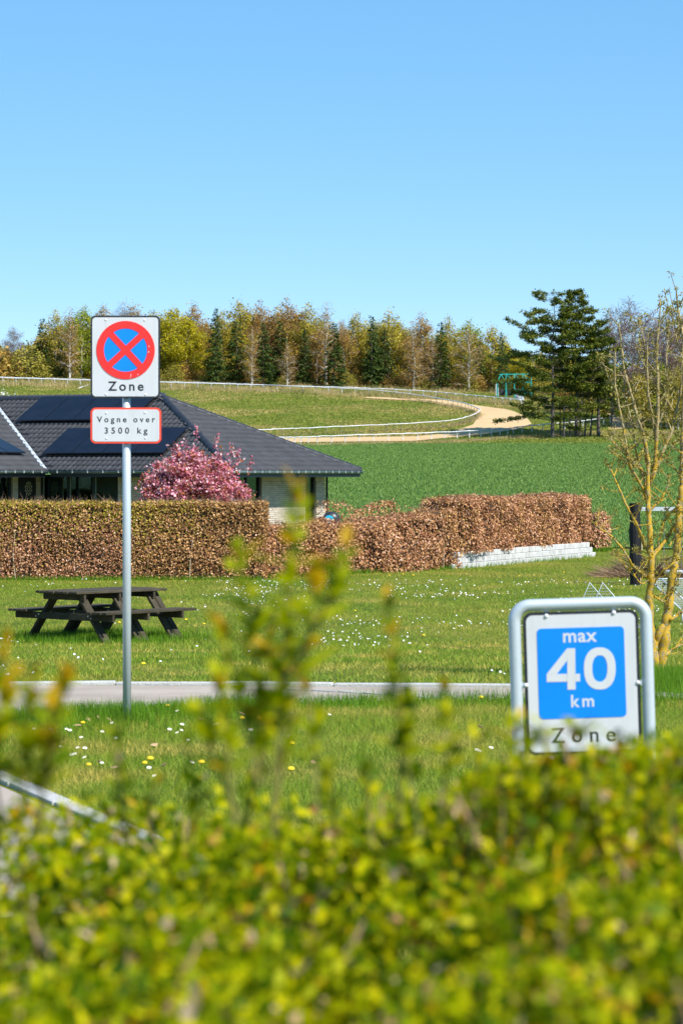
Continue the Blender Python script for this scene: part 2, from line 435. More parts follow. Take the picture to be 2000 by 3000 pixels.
def blades(P, H, W, lean=0.5, r=rng):
    """one triangle per grass blade"""
    n = len(P)
    a = r.uniform(0, 2 * np.pi, n); b = r.uniform(0, 2 * np.pi, n)
    s = np.stack([np.cos(a), np.sin(a), np.zeros(n)], 1) * (W * 0.5).reshape(-1, 1)
    ln = np.abs(r.normal(0, lean, n)) * H
    t = np.stack([np.cos(b) * ln, np.sin(b) * ln, H], 1)
    V = np.empty((n, 3, 3)); V[:, 0] = P - s; V[:, 1] = P + s; V[:, 2] = P + t
    return V.reshape(-1, 3), np.arange(3 * n).reshape(-1, 3)

def cat_meshes(parts):
    Vs, Fs, b = [], [], 0
    for V, Fc in parts:
        Vs.append(V); Fs.append(Fc + b); b += len(V)
    return np.concatenate(Vs), np.concatenate(Fs)

def vnoise(x, y, seed=0):
    """cheap smooth 2-D value noise, vectorised, 0..1"""
    def h(i, j):
        return (np.sin(i * 127.1 + j * 311.7 + seed * 74.7) * 43758.5453) % 1.0
    x = np.asarray(x, float); y = np.asarray(y, float)
    xi = np.floor(x); yi = np.floor(y); fx = x - xi; fy = y - yi
    fx = fx * fx * (3 - 2 * fx); fy = fy * fy * (3 - 2 * fy)
    return (h(xi, yi) * (1 - fx) + h(xi + 1, yi) * fx) * (1 - fy) + (h(xi, yi + 1) * (1 - fx) + h(xi + 1, yi + 1) * fx) * fy

# ------------------------------------------------------------------ terrain
NEAR = np.array([(-60, -1.7), (0, -1.78), (12, -1.81), (20, -1.82), (26, -2.0), (37, -2.45), (57, -2.38), (78, -2.33), (88, -2.28), (115, -1.95), (200, 0.2), (300, 2.6), (375, 4.5)])
FPX = np.array([0, 500, 1000, 1500, 2000.])
FD = np.array([375, 400, 440, 480, 500, 525, 620, 1500.])
FPY = np.array([[1300, 1300, 1300, 1300, 1300], [1280, 1278, 1275, 1272, 1275], [1205, 1208, 1212, 1205, 1222],
                [1138, 1145, 1152, 1172, 1205], [1120, 1130, 1142, 1163, 1200], [1108, 1118, 1132, 1146, 1195]])
FH = [(HY - FPY[i]) / F * FD[i] for i in range(6)]
FH.append(FH[-1] + 0.8); FH.append(FH[-1] + 6.0)
FH = np.array(FH)
def terr(x, y):
    x = np.asarray(x, float); y = np.asarray(y, float)
    h = np.interp(y, NEAR[:, 0], NEAR[:, 1])
    far = y > 375
    if np.any(far):
        px = np.clip(1000 + F * x / np.maximum(y, 1), 0, 2000)
        i = np.clip(np.searchsorted(FD, y) - 1, 0, len(FD) - 2); td = np.clip((y - FD[i]) / (FD[i + 1] - FD[i]), 0, 1)
        j = np.clip((px / 500).astype(int), 0, 3); tx = px / 500 - j
        a = FH[i, j] * (1 - tx) + FH[i, j + 1] * tx; b = FH[i + 1, j] * (1 - tx) + FH[i + 1, j + 1] * tx
        h = np.where(far, a * (1 - td) + b * td, h)
    return h + EYE
def tz(x, y): return float(terr(np.array([x]), np.array([y]))[0])
DS = np.concatenate([np.arange(3, 60, 0.1), np.arange(60, 700, 0.5)])
def G(px, py, lift=0.0):
    """photo pixel -> point on the terrain"""
    u = (px - 1000) / F; w = (HY - py) / F
    diff = EYE + w * DS - terr(u * DS, DS)
    k = np.nonzero(diff <= 0)[0]
    if len(k) == 0: d = 700.0
    else:
        k = k[0]
        if k == 0: d = DS[0]
        else: d = DS[k - 1] + (DS[k] - DS[k - 1]) * diff[k - 1] / (diff[k - 1] - diff[k])
    return Vector((u * d, d, tz(u * d, d) + lift))
def P(px, py, d): return Vector(((px - 1000) / F * d, d, EYE + (HY - py) / F * d))
def X(px, d): return (px - 1000) / F * d
def on(x, y, lift=0.0): return Vector((x, y, tz(x, y) + lift))
def proj(x, y, z):
    return 1000 + F * x / y, HY - F * (z - EYE) / y

us = np.unique(np.concatenate([np.linspace(-1.6, -0.2, 15), np.linspace(-0.2, 0.2, 61), np.linspace(0.2, 1.6, 15), (np.arange(0, 2001, 500) - 1000) / F]))
ds = np.unique(np.concatenate([np.arange(-60, 12, 6), np.arange(12, 62, 1.0), np.arange(62, 380, 4), np.arange(375, 530, 2.5), FD, NEAR[:, 0], [700, 900, 1200, 1500]]))
UU, DD = np.meshgrid(us, ds)
XX = UU * np.maximum(DD, 60.0)
XX = np.where(DD >= 375, UU * DD, XX)
ZZ = terr(XX, DD)
nv = len(us)
gi = np.arange((len(ds) - 1) * nv).reshape(-1, nv)[:, :-1].ravel()
ground = new_ob('ground', mesh_np('ground', np.stack([XX.ravel(), DD.ravel(), ZZ.ravel()], 1), np.stack([gi, gi + 1, gi + nv + 1, gi + nv], 1)), 'lawn_soil', smooth=True)
tag(ground, 'rising ground of lawn and rough meadow', kind='structure')

def strip(name, A, B, mat, lift, sub=6, nb=4):
    """sheet between two matched polylines, draped on the terrain"""
    A = [Vector(a) for a in A]; B = [Vector(b) for b in B]
    rows = []
    for i in range(len(A) - 1):
        for k in range(sub):
            t = k / sub
            rows.append((A[i].lerp(A[i + 1], t), B[i].lerp(B[i + 1], t)))
    rows.append((A[-1], B[-1]))
    V = []
    for a, b in rows:
        for j in range(nb + 1):
            p = a.lerp(b, j / nb); V.append((p.x, p.y, tz(p.x, p.y) + lift))
    m = nb + 1
    q = [(i * m + j, i * m + j + 1, (i + 1) * m + j + 1, (i + 1) * m + j) for i in range(len(rows) - 1) for j in range(nb)]
    o = new_ob(name, mesh_np(name, np.array(V), np.array(q)), mat, smooth=True)
    # make normals face up
    if sum(p.normal.z for p in o.data.polygons) < 0: o.data.flip_normals()
    return o

# ------------------------------------------------------------------ path, kerbs, side road
PN = [(-500, 2240), (-200, 2170), (0, 2120), (60, 2104), (240, 2086), (420, 2078), (600, 2071), (1000, 2060), (1500, 2054), (2000, 2050), (2600, 2050)]
PF = [(-500, 2010), (-200, 2010), (0, 2010), (60, 2010), (240, 2011), (420, 2012), (700, 2013), (1100, 2016), (1500, 2018), (2000, 2018), (2600, 2018)]
pn = np.array(PN, float); pf = np.array(PF, float)
pathA = [G(*p) for p in PN]; pathB = [G(*p) for p in PF]
path = strip('path', pathA, pathB, 'asphalt', 0.012, 4, 4)
tag(path, 'pale grey asphalt path crossing the grass', kind='structure')
# line of light pavers along the near side of the path
kj = tag(bpy.data.objects.new('paver_edging', None), kind='structure'); COL.objects.link(kj)
pm = MB(); pm.box((0, 0, 0), (0.29, 0.09, 0.02)); pme = bevel_mesh(pm.mesh('paver'), 0.004, 1); pme.materials.append(M('paver'))
def along(pts, step, start=0.0):
    """points and headings every 'step' metres along a polyline"""
    out = []; nxt = start; run = 0.0
    for a, b in zip(pts[:-1], pts[1:]):
        d = b - a; L = d.length
        while nxt <= run + L:
            out.append((a + d * ((nxt - run) / L), math.atan2(d.y, d.x))); nxt += step
        run += L
    return out
edge = [G(px, py - 7) for px, py in PN if 0 <= px <= 700]
for i, (p, az) in enumerate(along(edge, 0.3)):
    o = new_ob('paver', pme, parent=kj); o.location = (p.x, p.y, tz(p.x, p.y) + 0.010); o.rotation_euler = (0, 0, az + random.uniform(-.02, .02))
edge2 = [G(880, 2026), G(1050, 2034), G(1250, 2048), G(1400, 2055)]
for i, (p, az) in enumerate(along(edge2, 0.3)):
    o = new_ob('paver', pme, parent=kj); o.location = (p.x, p.y, tz(p.x, p.y) + 0.012); o.rotation_euler = (0, 0, az + random.uniform(-.02, .02))

def kerb(name, pts, step, h, w, sink=0.08):
    root = tag(bpy.data.objects.new(name, None), kind='structure'); COL.objects.link(root)
    b = MB(); b.box((0, 0, (h - sink) / 2), (step - 0.012, w, h + sink)); km = bevel_mesh(b.mesh('kerb_stone'), 0.012, 2); km.materials.append(M('kerb'))
    for p, az in along(pts, step, step / 2):
        o = new_ob('kerb_stone', km, parent=root)
        o.location = (p.x, p.y, tz(p.x, p.y) + random.uniform(-.006, .006)); o.rotation_euler = (random.uniform(-.02, .02), random.uniform(-.008, .008), az + random.uniform(-.012, .012))
    return root
kerb('far_kerb', [G(-300, 2006), G(240, 2006), G(700, 2008), G(1100, 2011), G(1500, 2013), G(1850, 2013)], 1.0, 0.032, 0.11)
kerb('far_kerb', [G(1950, 2014), G(2500, 2014)], 1.0, 0.032, 0.11)
KL = [(-500, 2110), (-120, 2228), (0, 2280), (130, 2335), (285, 2398), (420, 2455), (600, 2540), (760, 2640)]
kl = np.array(KL, float)
kpts = [G(*p) for p in KL]
kerb('near_kerb', kpts, 0.9, 0.022, 0.125)
rdA = [p + Vector((-0.10, -0.05, 0)) for p in kpts]
rdB = [p + Vector((-5.5, -2.4, 0)) for p in kpts]
rd = strip('road', rdA, rdB, 'asphalt', 0.008, 3, 4)
tag(rd, 'asphalt road at the lower left behind the leaves', kind='structure')

# ------------------------------------------------------------------ crop field and race track
fx = np.concatenate([np.linspace(-160, -12, 12), np.linspace(-10, 30, 21), np.linspace(34, 160, 12)])
def field_near(x): return np.interp(x, [-160, -4, 1, 4, 7.5, 9, 160], [118, 116, 100, 92, 82, 79, 79])
tt = np.linspace(0, 1, 75)
FX, FT = np.meshgrid(fx, tt)
yn = field_near(FX * 1.0); FY = yn + (371 - yn) * FT
FXs = FX * (1 + FT * 0.0)
FZ = terr(FXs, FY) + 0.05
nf = len(fx); gi = np.arange((len(tt) - 1) * nf).reshape(-1, nf)[:, :-1].ravel()
fo = new_ob('crop_field', mesh_np('crop_field', np.stack([FXs.ravel(), FY.ravel(), FZ.ravel()], 1), np.stack([gi, gi + 1, gi + nf + 1, gi + nf], 1)), 'field_soil', smooth=True)
tag(fo, 'green field of young cereal sloping up behind the house', kind='structure')
# young plants of the crop (real blades, thinning with distance)
n = 330000
d = np.sqrt(rng.uniform(80 ** 2, 371 ** 2, n * 2)); keep = rng.uniform(size=n * 2) < (110 / np.maximum(d, 110)) ** 1.0
d = d[keep][:n]; u = rng.uniform(-0.03, 0.15, len(d)); x = u * d
ok = d > field_near(x) + 0.2; x, d = x[ok], d[ok]
row = np.round(x / 0.25) * 0.25
hgt = rng.uniform(0.06, 0.13, len(x)) * (1 + d / 500)
Pb = np.stack([x, d, terr(x, d) + 0.03], 1)
V, Fc = blades(Pb, hgt, 0.03 + d / 2600, 0.45)
tag(new_ob('crop_plants', mesh_np('crop_plants', V, Fc), 'wheat'), 'young green cereal plants covering the field', 'crop', kind='stuff')

TI = [(300, 1294), (500, 1290), (900, 1284), (1216, 1280), (1320, 1267), (1385, 1245), (1402, 1220), (1385, 1202), (1320, 1188), (1200, 1174), (1060, 1167)]
TO = [(300, 1305), (500, 1302), (900, 1297), (1216, 1293), (1400, 1275), (1515, 1259), (1556, 1243), (1540, 1222), (1480, 1200), (1300, 1173), (1090, 1164)]
tag(strip('race_track', [G(*p) for p in TI], [G(*p) for p in TO], 'sand', 0.10, 5, 6), 'sandy race track bending across the hillside', kind='structure')
t2 = strip('race_track', [G(*p) for p in [(1700, 1182), (1745, 1188), (1775, 1210), (1790, 1240), (1780, 1262)]], [G(*p) for p in [(1740, 1165), (1800, 1172), (1850, 1190), (1880, 1225), (1890, 1250)]], 'sand', 0.10, 5, 4)
tag(t2, 'sandy race track seen through the tall conifers', kind='structure')

def smooth_poly(pts, n):
    """Catmull-Rom through pixel points"""
    p = [np.array(q, float) for q in pts]; p = [2 * p[0] - p[1]] + p + [2 * p[-1] - p[-2]]
    out = []
    for i in range(1, len(p) - 2):
        for k in range(n):
            t = k / n
            out.append(0.5 * ((2 * p[i]) + (-p[i-1] + p[i+1]) * t + (2*p[i-1] - 5*p[i] + 4*p[i+1] - p[i+2]) * t*t + (-p[i-1] + 3*p[i] - 3*p[i+1] + p[i+2]) * t**3))
    out.append(p[-2]); return out

def race_rail(label, base_px, step, hgt, post_mat, lean, rail_mat='rail_white', rr=0.08, pr=0.075):
    pts = [G(*p) for p in smooth_poly(base_px, 6)]
    root = thing('race_rail', label, 'railing', pts[0], group=None)
    o0 = pts[0]
    dense = along(pts, step / 3)
    top = []
    for i, (p, az) in enumerate(dense):
        z = tz(p.x, p.y) + hgt + random.uniform(-.04, .04)
        top.append(Vector((p.x, p.y, z)) - o0)
    b = MB(); b.tube(top, [rr * random.uniform(.85, 1.15) for _ in top], 6); b.build('rail', rail_mat, root, True)
    b = MB(); b.tube([(0, 0, -0.1), (0, 0, hgt * .55), (0, -lean * .35, hgt * .85), (0, -lean, hgt)], pr, 5); pme_ = b.mesh('post'); pme_.materials.append(M(post_mat))
    for i, (p, az) in enumerate(dense):
        if i % 3 == 1:
            o = new_ob('post', pme_, parent=root)
            o.location = (p.x - o0.x, p.y - o0.y, tz(p.x, p.y) - o0.z); o.rotation_euler = (random.uniform(-.04, .04), random.uniform(-.04, .04), az)
    return root
race_rail('white race rail nearest the green field, curving towards the conifers', [(500, 1308), (700, 1306), (850, 1302), (1067, 1294), (1256, 1288), (1417, 1280), (1495, 1273)], 2.5, 1.05, 'rail_white', 0.35)
race_rail('shaded length of race rail left of the conifer trunks', [(1497, 1273), (1545, 1267), (1600, 1262), (1640, 1258)], 2.5, 1.05, 'rail_white', 0.35)
race_rail('white race rail behind the conifer trunks', [(1645, 1258), (1720, 1250), (1790, 1240), (1850, 1236), (1890, 1234)], 2.5, 1.05, 'rail_white', 0.3)
race_rail('white inner race rail looping round the grass infield', [(500, 1292), (757, 1281), (1102, 1266), (1303, 1254), (1372, 1240), (1404, 1223), (1394, 1213), (1349, 1198), (1262, 1182), (1159, 1167), (1021, 1156), (872, 1150), (700, 1142), (420, 1134), (0, 1122), (-150, 1118)], 2.6, 1.15, 'post_grey', 0.0, pr=0.05)
race_rail('white outer race rail running along the wood to the starting gate', [(-150, 1121), (0, 1123), (400, 1135), (700, 1143), (1010, 1152), (1113, 1156), (1251, 1163), (1349, 1172), (1446, 1181), (1527, 1189)], 2.6, 1.1, 'rail_white', 0.3)
race_rail('short white rail end turning back by the starting gate', [(1530, 1189), (1528, 1180), (1508, 1166)], 1.2, 1.1, 'rail_white', 0.2)
race_rail('white race rail at the far right behind the lichened tree', [(1760, 1172), (1830, 1178), (1862, 1190), (1886, 1212)], 2.2, 1.3, 'rail_white', 0.3)
for lab, a, b_ in (('broken white rail lying slanted left of the tall sign', (232, 1133), (268, 1122)), ('broken white rail end sagging from the far rail', (768, 1131), (798, 1141))):
    pa, pb = G(a[0], a[1] + 6), G(b_[0], b_[1] + 6)
    b = MB(); b.tube([(0, 0, 0.15), Vector((pb.x - pa.x, pb.y - pa.y, pb.z - pa.z + 0.15))], 0.11, 6)
    o = b.build('fallen_rail', 'rail_white'); o.location = pa; tag(o, lab, 'rail')

# starting gate
def starting_gate():
    g0 = G(1506, 1166); dpt = g0.y; s = F / dpt
    W_ = 98 / s; root = thing('starting_gate', 'turquoise horse race starting gate with truss roof and white panel', 'starting gate', g0, R(-4))
    H1, H2 = 3.0, 4.6
    for i, x in enumerate(np.linspace(-W_ / 2, W_ / 2, 5)):
        for y in (-1.2, 1.2):
            b = MB(); b.beam((x, y, -0.1), (x, y, H1), 0.2, 0.2, (0, 1, 0)); b.build('upright', 'gate_teal', root)
        b = MB(); b.box((x, 0, 1.15), (0.3, 2.2, 1.5)); b.build('partition', 'rail_white' if i == 0 else 'gate_teal', root)
    b = MB()
    for y in (-1.2, 1.2): b.beam((-W_ / 2, y, H1), (W_ / 2, y, H1), 0.16, 0.2)
    b.beam((-W_ / 2 + .6, 0, H2), (W_ / 2, 0, H2), 0.16, 0.2)
    xs = np.linspace(-W_ / 2, W_ / 2, 5)
    for i, x in enumerate(xs):
        for y in (-1.2, 1.2):
            b.beam((x, y, H1), (max(x, -W_ / 2 + .6), 0, H2), 0.12, 0.12)
            if i < 4: b.beam((max(x, -W_ / 2 + .6), 0, H2), (xs[i + 1] - .15, y, H1), 0.11, 0.11)
    b.build('roof_truss', 'gate_teal', root)
    b = MB(); b.box((-W_ / 2 - .12, -1.0, 1.75), (0.5, 0.35, 2.6)); bevel = b.build('end_panel', 'rail_white', root)
    for i in range(4):
        x = (xs[i] + xs[i + 1]) / 2
        b = MB(); b.box((x, 1.0, 1.1), (W_ / 4 - .45, 0.1, 1.2)); b.build('stall_door', 'gate_teal' if i > 1 else 'rail_black', root)
starting_gate()

# grey covered pile by the wood
g0 = G(620, 1120)
bm = bmesh.new(); bmesh.ops.create_icosphere(bm, subdivisions=3, radius=1.0)
for v in bm.verts:
    k = 0.75 + 0.5 * random.random(); v.co = Vector((v.co.x * 3.0 * k, v.co.y * 1.6 * k, max(v.co.z, -.1) * 1.3 * (0.7 + .6 * random.random()) * (1 - .3 * abs(v.co.x - .3))))
me = bpy.data.meshes.new('covered_pile'); bm.to_mesh(me); bm.free()
o = new_ob('covered_pile', me, 'tarp'); o.location = g0; tag(o, 'low grey pile under a torn cover at the edge of the wood', 'pile')

# ------------------------------------------------------------------ house
PHI = R(23.5); U = Vector((math.cos(PHI), -math.sin(PHI), 0)); Vv = Vector((math.sin(PHI), math.cos(PHI), 0))
HC = Vector((X(680, 79), 79, 0)); ZG = tz(HC.x, HC.y) - 0.02
WW, w_, TT, OH = 10.1, 5.05, 6.53, 0.93
ze = EYE + 0.126 - ZG; rise = 2.44; zr = ze + rise
pitch = math.atan2(rise, w_); cp, sp = math.cos(pitch), math.sin(pitch); SL = w_ / cp
house = thing('house', 'low yellow brick house with dark tiled hip roof and solar panels behind the hedge', 'house', (HC.x, HC.y, ZG), -PHI)
def a_of(px, b):
    k = (px - 1000) / F; return (k * (HC.y + b * Vv.y) - HC.x - b * Vv.x) / (U.x - k * U.y)
def b_of(px, a):
    k = (px - 1000) / F; return (k * (HC.y + a * U.y) - HC.x - a * U.x) / (Vv.x - k * Vv.y)
WT = ze - 0.13          # wall top
bricks = []             # (centre, size, axis) in house space
def wall_seg(axis, fix, s0, s1, out, zlo=0.0, bricked=True):
    """axis 'a': wall along a at b=fix (outer face), out = outward sign; core 0.3 thick"""
    b = MB(); mid = fix - out * 0.15
    if axis == 'a': b.box(((s0 + s1) / 2, mid, (WT + zlo) / 2), (s1 - s0, 0.3, WT - zlo))
    else: b.box((mid, (s0 + s1) / 2, (WT + zlo) / 2), (0.3, s1 - s0, WT - zlo))
    b.build('wall', 'mortar', house)
    if not bricked: return
    zt = WT - 0.004
    # soldier course
    x = s0
    while x + 0.054 < s1 + 1e-3:
        bricks.append((axis, fix, out, x + 0.027, zt - 0.11, 0.0545, 0.216)); x += 0.0667
    z = zt - 0.228 - 0.034; r_ = 0
    while z > 0.35:
        x = s0 - (0.12 if r_ % 2 else 0)
        while x < s1 - 0.03:
            x0, x1 = max(x, s0 + .002), min(x + 0.228, s1 - .002)
            if x1 - x0 > 0.04: bricks.append((axis, fix, out, (x0 + x1) / 2, z, x1 - x0, 0.0545))
            x += 0.24
        z -= 0.0667; r_ += 1
aL = -(TT + OH)                                   # wing wall (faces +a)
f0, f1, f2, f3 = aL, a_of(118, OH), a_of(347, OH), a_of(418, OH)
f4, f5 = a_of(530, OH), -OH
r1, r2, r3, r4, r5 = b_of(664, -OH), b_of(766, -OH), b_of(893, -OH), b_of(925, -OH), WW - OH
g1, g2 = b_of(38, aL), OH
if f1 - f0 > 0.05: wall_seg('a', OH, f0 - .3, f1, -1)
wall_seg('a', OH, f2, f3, -1)
wall_seg('a', OH, f4, f5 - .3, -1)
wall_seg('b', -OH, OH, r1, 1)
wall_seg('b', -OH, r2, r3, 1)
wall_seg('b', -OH, r4, r5, 1)
wall_seg('b', aL, g1, g2 - 0.004, 1)
wall_seg('b', aL, -7.0, g1 - 2.2, 1, bricked=False)
wall_seg('a', WW - OH, -15.7, -OH - .302, 1, bricked=False)
wall_seg('b', -15.7, -7.06, WW - OH - .302, -1, bricked=False)
wall_seg('a', -7.06, -15.7 + .302, aL - .302, -1, bricked=False)
# bricks: nearest-looking 300 as parts, the rest joined
def bscore(q):
    axis, fix, out, s, z, l, h = q
    if axis == 'b' and fix == -OH and s > r2: return 0 - z * .01
    if axis == 'b': return 1 - z * .1
    return 2 - z * .1
order = sorted(bricks, key=bscore)
cache = {}
jb = MB()
for i, (axis, fix, out, s, z, l, h) in enumerate(order):
    dth = 0.03
    c = (s, fix + out * 0.004, z) if axis == 'a' else (fix + out * 0.004, s, z)
    if i < 300:
        k = (axis, round(l, 2), round(h, 2))
        if k not in cache:
            b = MB(); b.box((0, 0, 0), (l, dth, h) if axis == 'a' else (dth, l, h)); cache[k] = b.mesh('brick'); cache[k].materials.append(M('brick_yellow'))
        o = new_ob('brick', cache[k], parent=house); o.location = c
    else:
        jb.box(c, (l, dth, h) if axis == 'a' else (dth, l, h))
tag(jb.build('brickwork', 'brick_yellow', house), kind='stuff')

# windows
def window(axis, fix, out, s0, s1, mull, window_backing=None, zlo=0.05, rec=0.10):
    ft = 0.07
    def bx(b, sa, sb, za, zb, off, th):
        if axis == 'a': b.box(((sa + sb) / 2, fix - out * off, (za + zb) / 2), (sb - sa, th, zb - za))
        else: b.box((fix - out * off, (sa + sb) / 2, (za + zb) / 2), (th, sb - sa, zb - za))
    f = MB(); zt = WT - 0.004
    s0 += 0.003; s1 -= 0.003
    bx(f, s0, s1, zt - ft, zt, rec, .08); bx(f, s0, s1, zlo, zlo + ft, rec, .08)
    bx(f, s0, s0 + ft, zlo + ft, zt - ft, rec, .08); bx(f, s1 - ft, s1, zlo + ft, zt - ft, rec, .08)
    cuts = [s0 + ft] + [m for m in mull] + [s1 - ft]
    for m in mull: bx(f, m - .05, m + .05, zlo + ft, zt - ft, rec, .09)
    fr = f.build('window', 'frame_dark', house)
    e = [cuts[0]] + [c for m in mull for c in (m - .05, m + .05)] + [cuts[-1]]
    for k in range(0, len(e), 2):
        g = MB(); bx(g, e[k], e[k + 1], zlo + ft, zt - ft, rec, .012); g.build('pane', 'window_glass', fr)
        g = MB(); bx(g, e[k] , e[k] + .035, zlo + ft, zt - ft, rec - .012, .012); g.build('glazing_bead', 'frame_rubber', fr)
        if window_backing:
            g = MB(); bx(g, e[k] + .02, e[k + 1] - .02, zlo + .1, zt - .1, rec + .28 + .05 * k, .02); g.build('window_backing', window_backing[(k // 2) % len(window_backing)], fr)  # curtain blinds; room_dark sheets paint the unlit room behind the glass
window('a', OH, -1, f1, f2, [a_of(198, OH), a_of(272, OH)], ['room_dark', 'curtain', 'curtain'])
window('a', OH, -1, f3, f4, [(f3 + f4) / 2], ['room_dark'])
window('b', -OH, 1, r1, r2, [b_of(690, -OH), b_of(728, -OH)], ['room_dark'])
window('b', -OH, 1, r3, r4, [], ['curtain'])
window('b', aL, 1, g1 - 2.2, g1, [g1 - 1.1], ['room_dark'])

# roof
RV = [(0, 0, ze), (0, WW, ze), (-TT - WW, WW, ze), (-TT - WW, -8, ze), (-TT, -8, ze), (-TT, 0, ze), (-w_, w_, zr), (-TT - w_, w_, zr), (-TT - w_, -8 + w_, zr)]
RF = [(5, 0, 6, 7), (0, 1, 6), (1, 2, 7, 6), (2, 3, 8, 7), (3, 4, 8), (4, 5, 7, 8)]
b = MB(); b.add(RV, RF)
lowv = [(x, y, z - 0.10) for x, y, z in RV[:6]]
b.add(lowv, [(5, 4, 3, 2, 1, 0)])                      # soffit
roof = b.build('roof', 'roof_tile', house)
def tile_mesh():
    xs = np.linspace(-0.178, 0.178, 9); V = []; Fq = []
    prof = 0.017 * (1 - np.cos(2 * np.pi * (xs + .178) / 0.178))
    for x, p in zip(xs, prof): V.append((x, -0.01, p - 0.012))
    for x, p in zip(xs, prof): V.append((x, -0.012, p + 0.028))
    for x, p in zip(xs, prof): V.append((x, 0.375, p + 0.004))
    for j in range(2):
        for i in range(8): Fq.append((j * 9 + i, j * 9 + i + 1, (j + 1) * 9 + i + 1, (j + 1) * 9 + i))
    return np.array(V), np.array(Fq)
TV, TF = tile_mesh(); tme = mesh_np('roof_tile', TV, TF); tme.materials.append(M('roof_tile'))
tiles = []
def face_tiles(org, e1, e2, smin, smax, key):
    org, e1, e2 = Vector(org), Vector(e1), Vector(e2); nn = e1.cross(e2)
    rows = int(SL / 0.35)
    for r_ in range(rows + 1):
        t = r_ * 0.35 - 0.04; q = (t + 0.15) / SL
        s = math.floor(smin(q) / 0.36) * 0.36
        while s < smax(q) + 0.1:
            c = s + 0.18
            if smin(q) + 0.02 < c < smax(q) - 0.02:
                m = Matrix((e1, e2, nn)).transposed().to_4x4(); m.translation = org + e1 * c + e2 * t + nn * 0.004
                tiles.append((key, r_, c, m))
            s += 0.36
face_tiles((0, 0, ze), (1, 0, 0), (0, cp, sp), lambda q: -TT - w_ * q, lambda q: -w_ * q, 'front')
face_tiles((0, 0, ze), (0, 1, 0), (-cp, 0, sp), lambda q: w_ * q, lambda q: WW - w_ * q, 'right')
face_tiles((-TT, 0, ze), (0, 1, 0), (-cp, 0, sp), lambda q: -8 + w_ * q, lambda q: w_ * q, 'wing')
tiles.sort(key=lambda t: ({'front': 0, 'right': 1.5, 'wing': 2.2}[t[0]] + t[1] * 0.12 + (5 if (t[0] == 'wing' and t[2] < -3.6) else 0)))
jV, jF, base = [], [], 0
for i, (key, r_, c, m) in enumerate(tiles):
    if i < 300:
        o = new_ob('tile', tme, parent=roof); o.matrix_local = m
    else:
        A = np.array(m); jV.append(TV @ A[:3, :3].T + A[:3, 3]); jF.append(TF + base); base += len(TV)
tag(new_ob('roof_tiling', mesh_np('roof_tiling', np.concatenate(jV), np.concatenate(jF)), 'roof_tile', roof), kind='stuff')
# ridge and hip tiles
rb = MB(); rb.tube([(0, 0, 0), (0.02, 0, 0), (0.42, 0, 0)], [0.122, 0.128, 0.115], 10, cap=False); rme = rb.mesh('ridge_tile'); rme.materials.append(M('ridge'))
rme.polygons.foreach_set('use_smooth', np.ones(len(rme.polygons), bool))
def ridge_line(p0, p1, name='ridge_tile'):
    p0, p1 = Vector(p0), Vector(p1); d_ = p1 - p0; L = d_.length; d_.normalize()
    q = d_.to_track_quat('X', 'Z')
    k = 0.0
    while k < L - 0.1:
        o = new_ob('ridge_tile', rme, parent=roof); o.location = p0 + d_ * k; o.rotation_mode = 'QUATERNION'; o.rotation_quaternion = q
        k += 0.37
lift = Vector((0, 0, 0.0))
ridge_line(RV[0], RV[6]); ridge_line(RV[1], RV[6]); ridge_line(Vector(RV[6]), Vector(RV[7])); ridge_line(RV[4], RV[8]); ridge_line(RV[8], RV[7])
# valley of bright metal, drawn along the wing side of the valley
v0, v1 = Vector(RV[5]), Vector(RV[7]); vd = (v1 - v0)
nw = Vector((0, 1, 0)).cross(Vector((-cp, 0, sp))); side = nw.cross(vd).normalized()
if side.y > 0: side = -side
vb = MB(); N_ = 40
for i in range(N_):
    a = v0 + vd * (i / N_); c = v0 + vd * ((i + 1) / N_ - .002)
    w1 = 0.13 + (0.05 if i % 2 else 0.0)
    off = nw * 0.055
    vb.add([a + off + side * .04, c + off + side * .04, c + off + side * (w1 + .04), a + off + side * (w1 + .04), a + side * .02, c + side * .02, c + side * (w1 + .04), a + side * (w1 + .04)], [(0, 1, 2, 3), (0, 4, 5, 1), (3, 2, 6, 7), (7, 6, 5, 4), (0, 3, 7, 4), (1, 5, 6, 2)])
vb.build('valley_flashing', 'zinc', roof)
# solar panels
def panels(org, e1, e2, s0, t0, n_, pw=1.10, ph=1.92):
    org, e1, e2 = Vector(org), Vector(e1), Vector(e2); nn = e1.cross(e2)
    m = Matrix((e1, e2, nn)).transposed()
    for i in range(n_):
        c = org + e1 * (s0 + (i + .5) * pw) + e2 * (t0 + ph / 2) + nn * 0.15
        f = MB(); f.box((0, 0, 0), (pw - 0.02, ph, 0.035)); o = f.build('solar_panel', 'solar_frame', house)
        o.matrix_local = Matrix.Translation(c) @ m.to_4x4()
        g = MB(); g.box((0, 0, 0.0185), (pw - 0.05, ph - 0.03, 0.006)); g.build('glass', 'solar', o)
def st_front(px, py):
    """photo pixel -> (s,t) on the front roof slope"""
    o = Vector((0, 0, EYE)); dv = Vector(((px - 1000) / F, 1, (HY - py) / F))
    e1 = U; e2 = Vv * cp + Vector((0, 0, sp)); nn = e1.cross(e2); p0 = Vector((HC.x, HC.y, ZG + ze)) + nn * 0.15
    k = (p0 - o).dot(nn) / dv.dot(nn); h = o + dv * k - p0
    return h.dot(e1), h.dot(e2)
s_, t_ = st_front(46, 1233); panels((0, 0, ze), (1, 0, 0), (0, cp, sp), s_, t_, 4, 1.10, min(1.92, SL - t_ - .1))
s_, t_ = st_front(123, 1329); panels((0, 0, ze), (1, 0, 0), (0, cp, sp), s_, t_, 4)
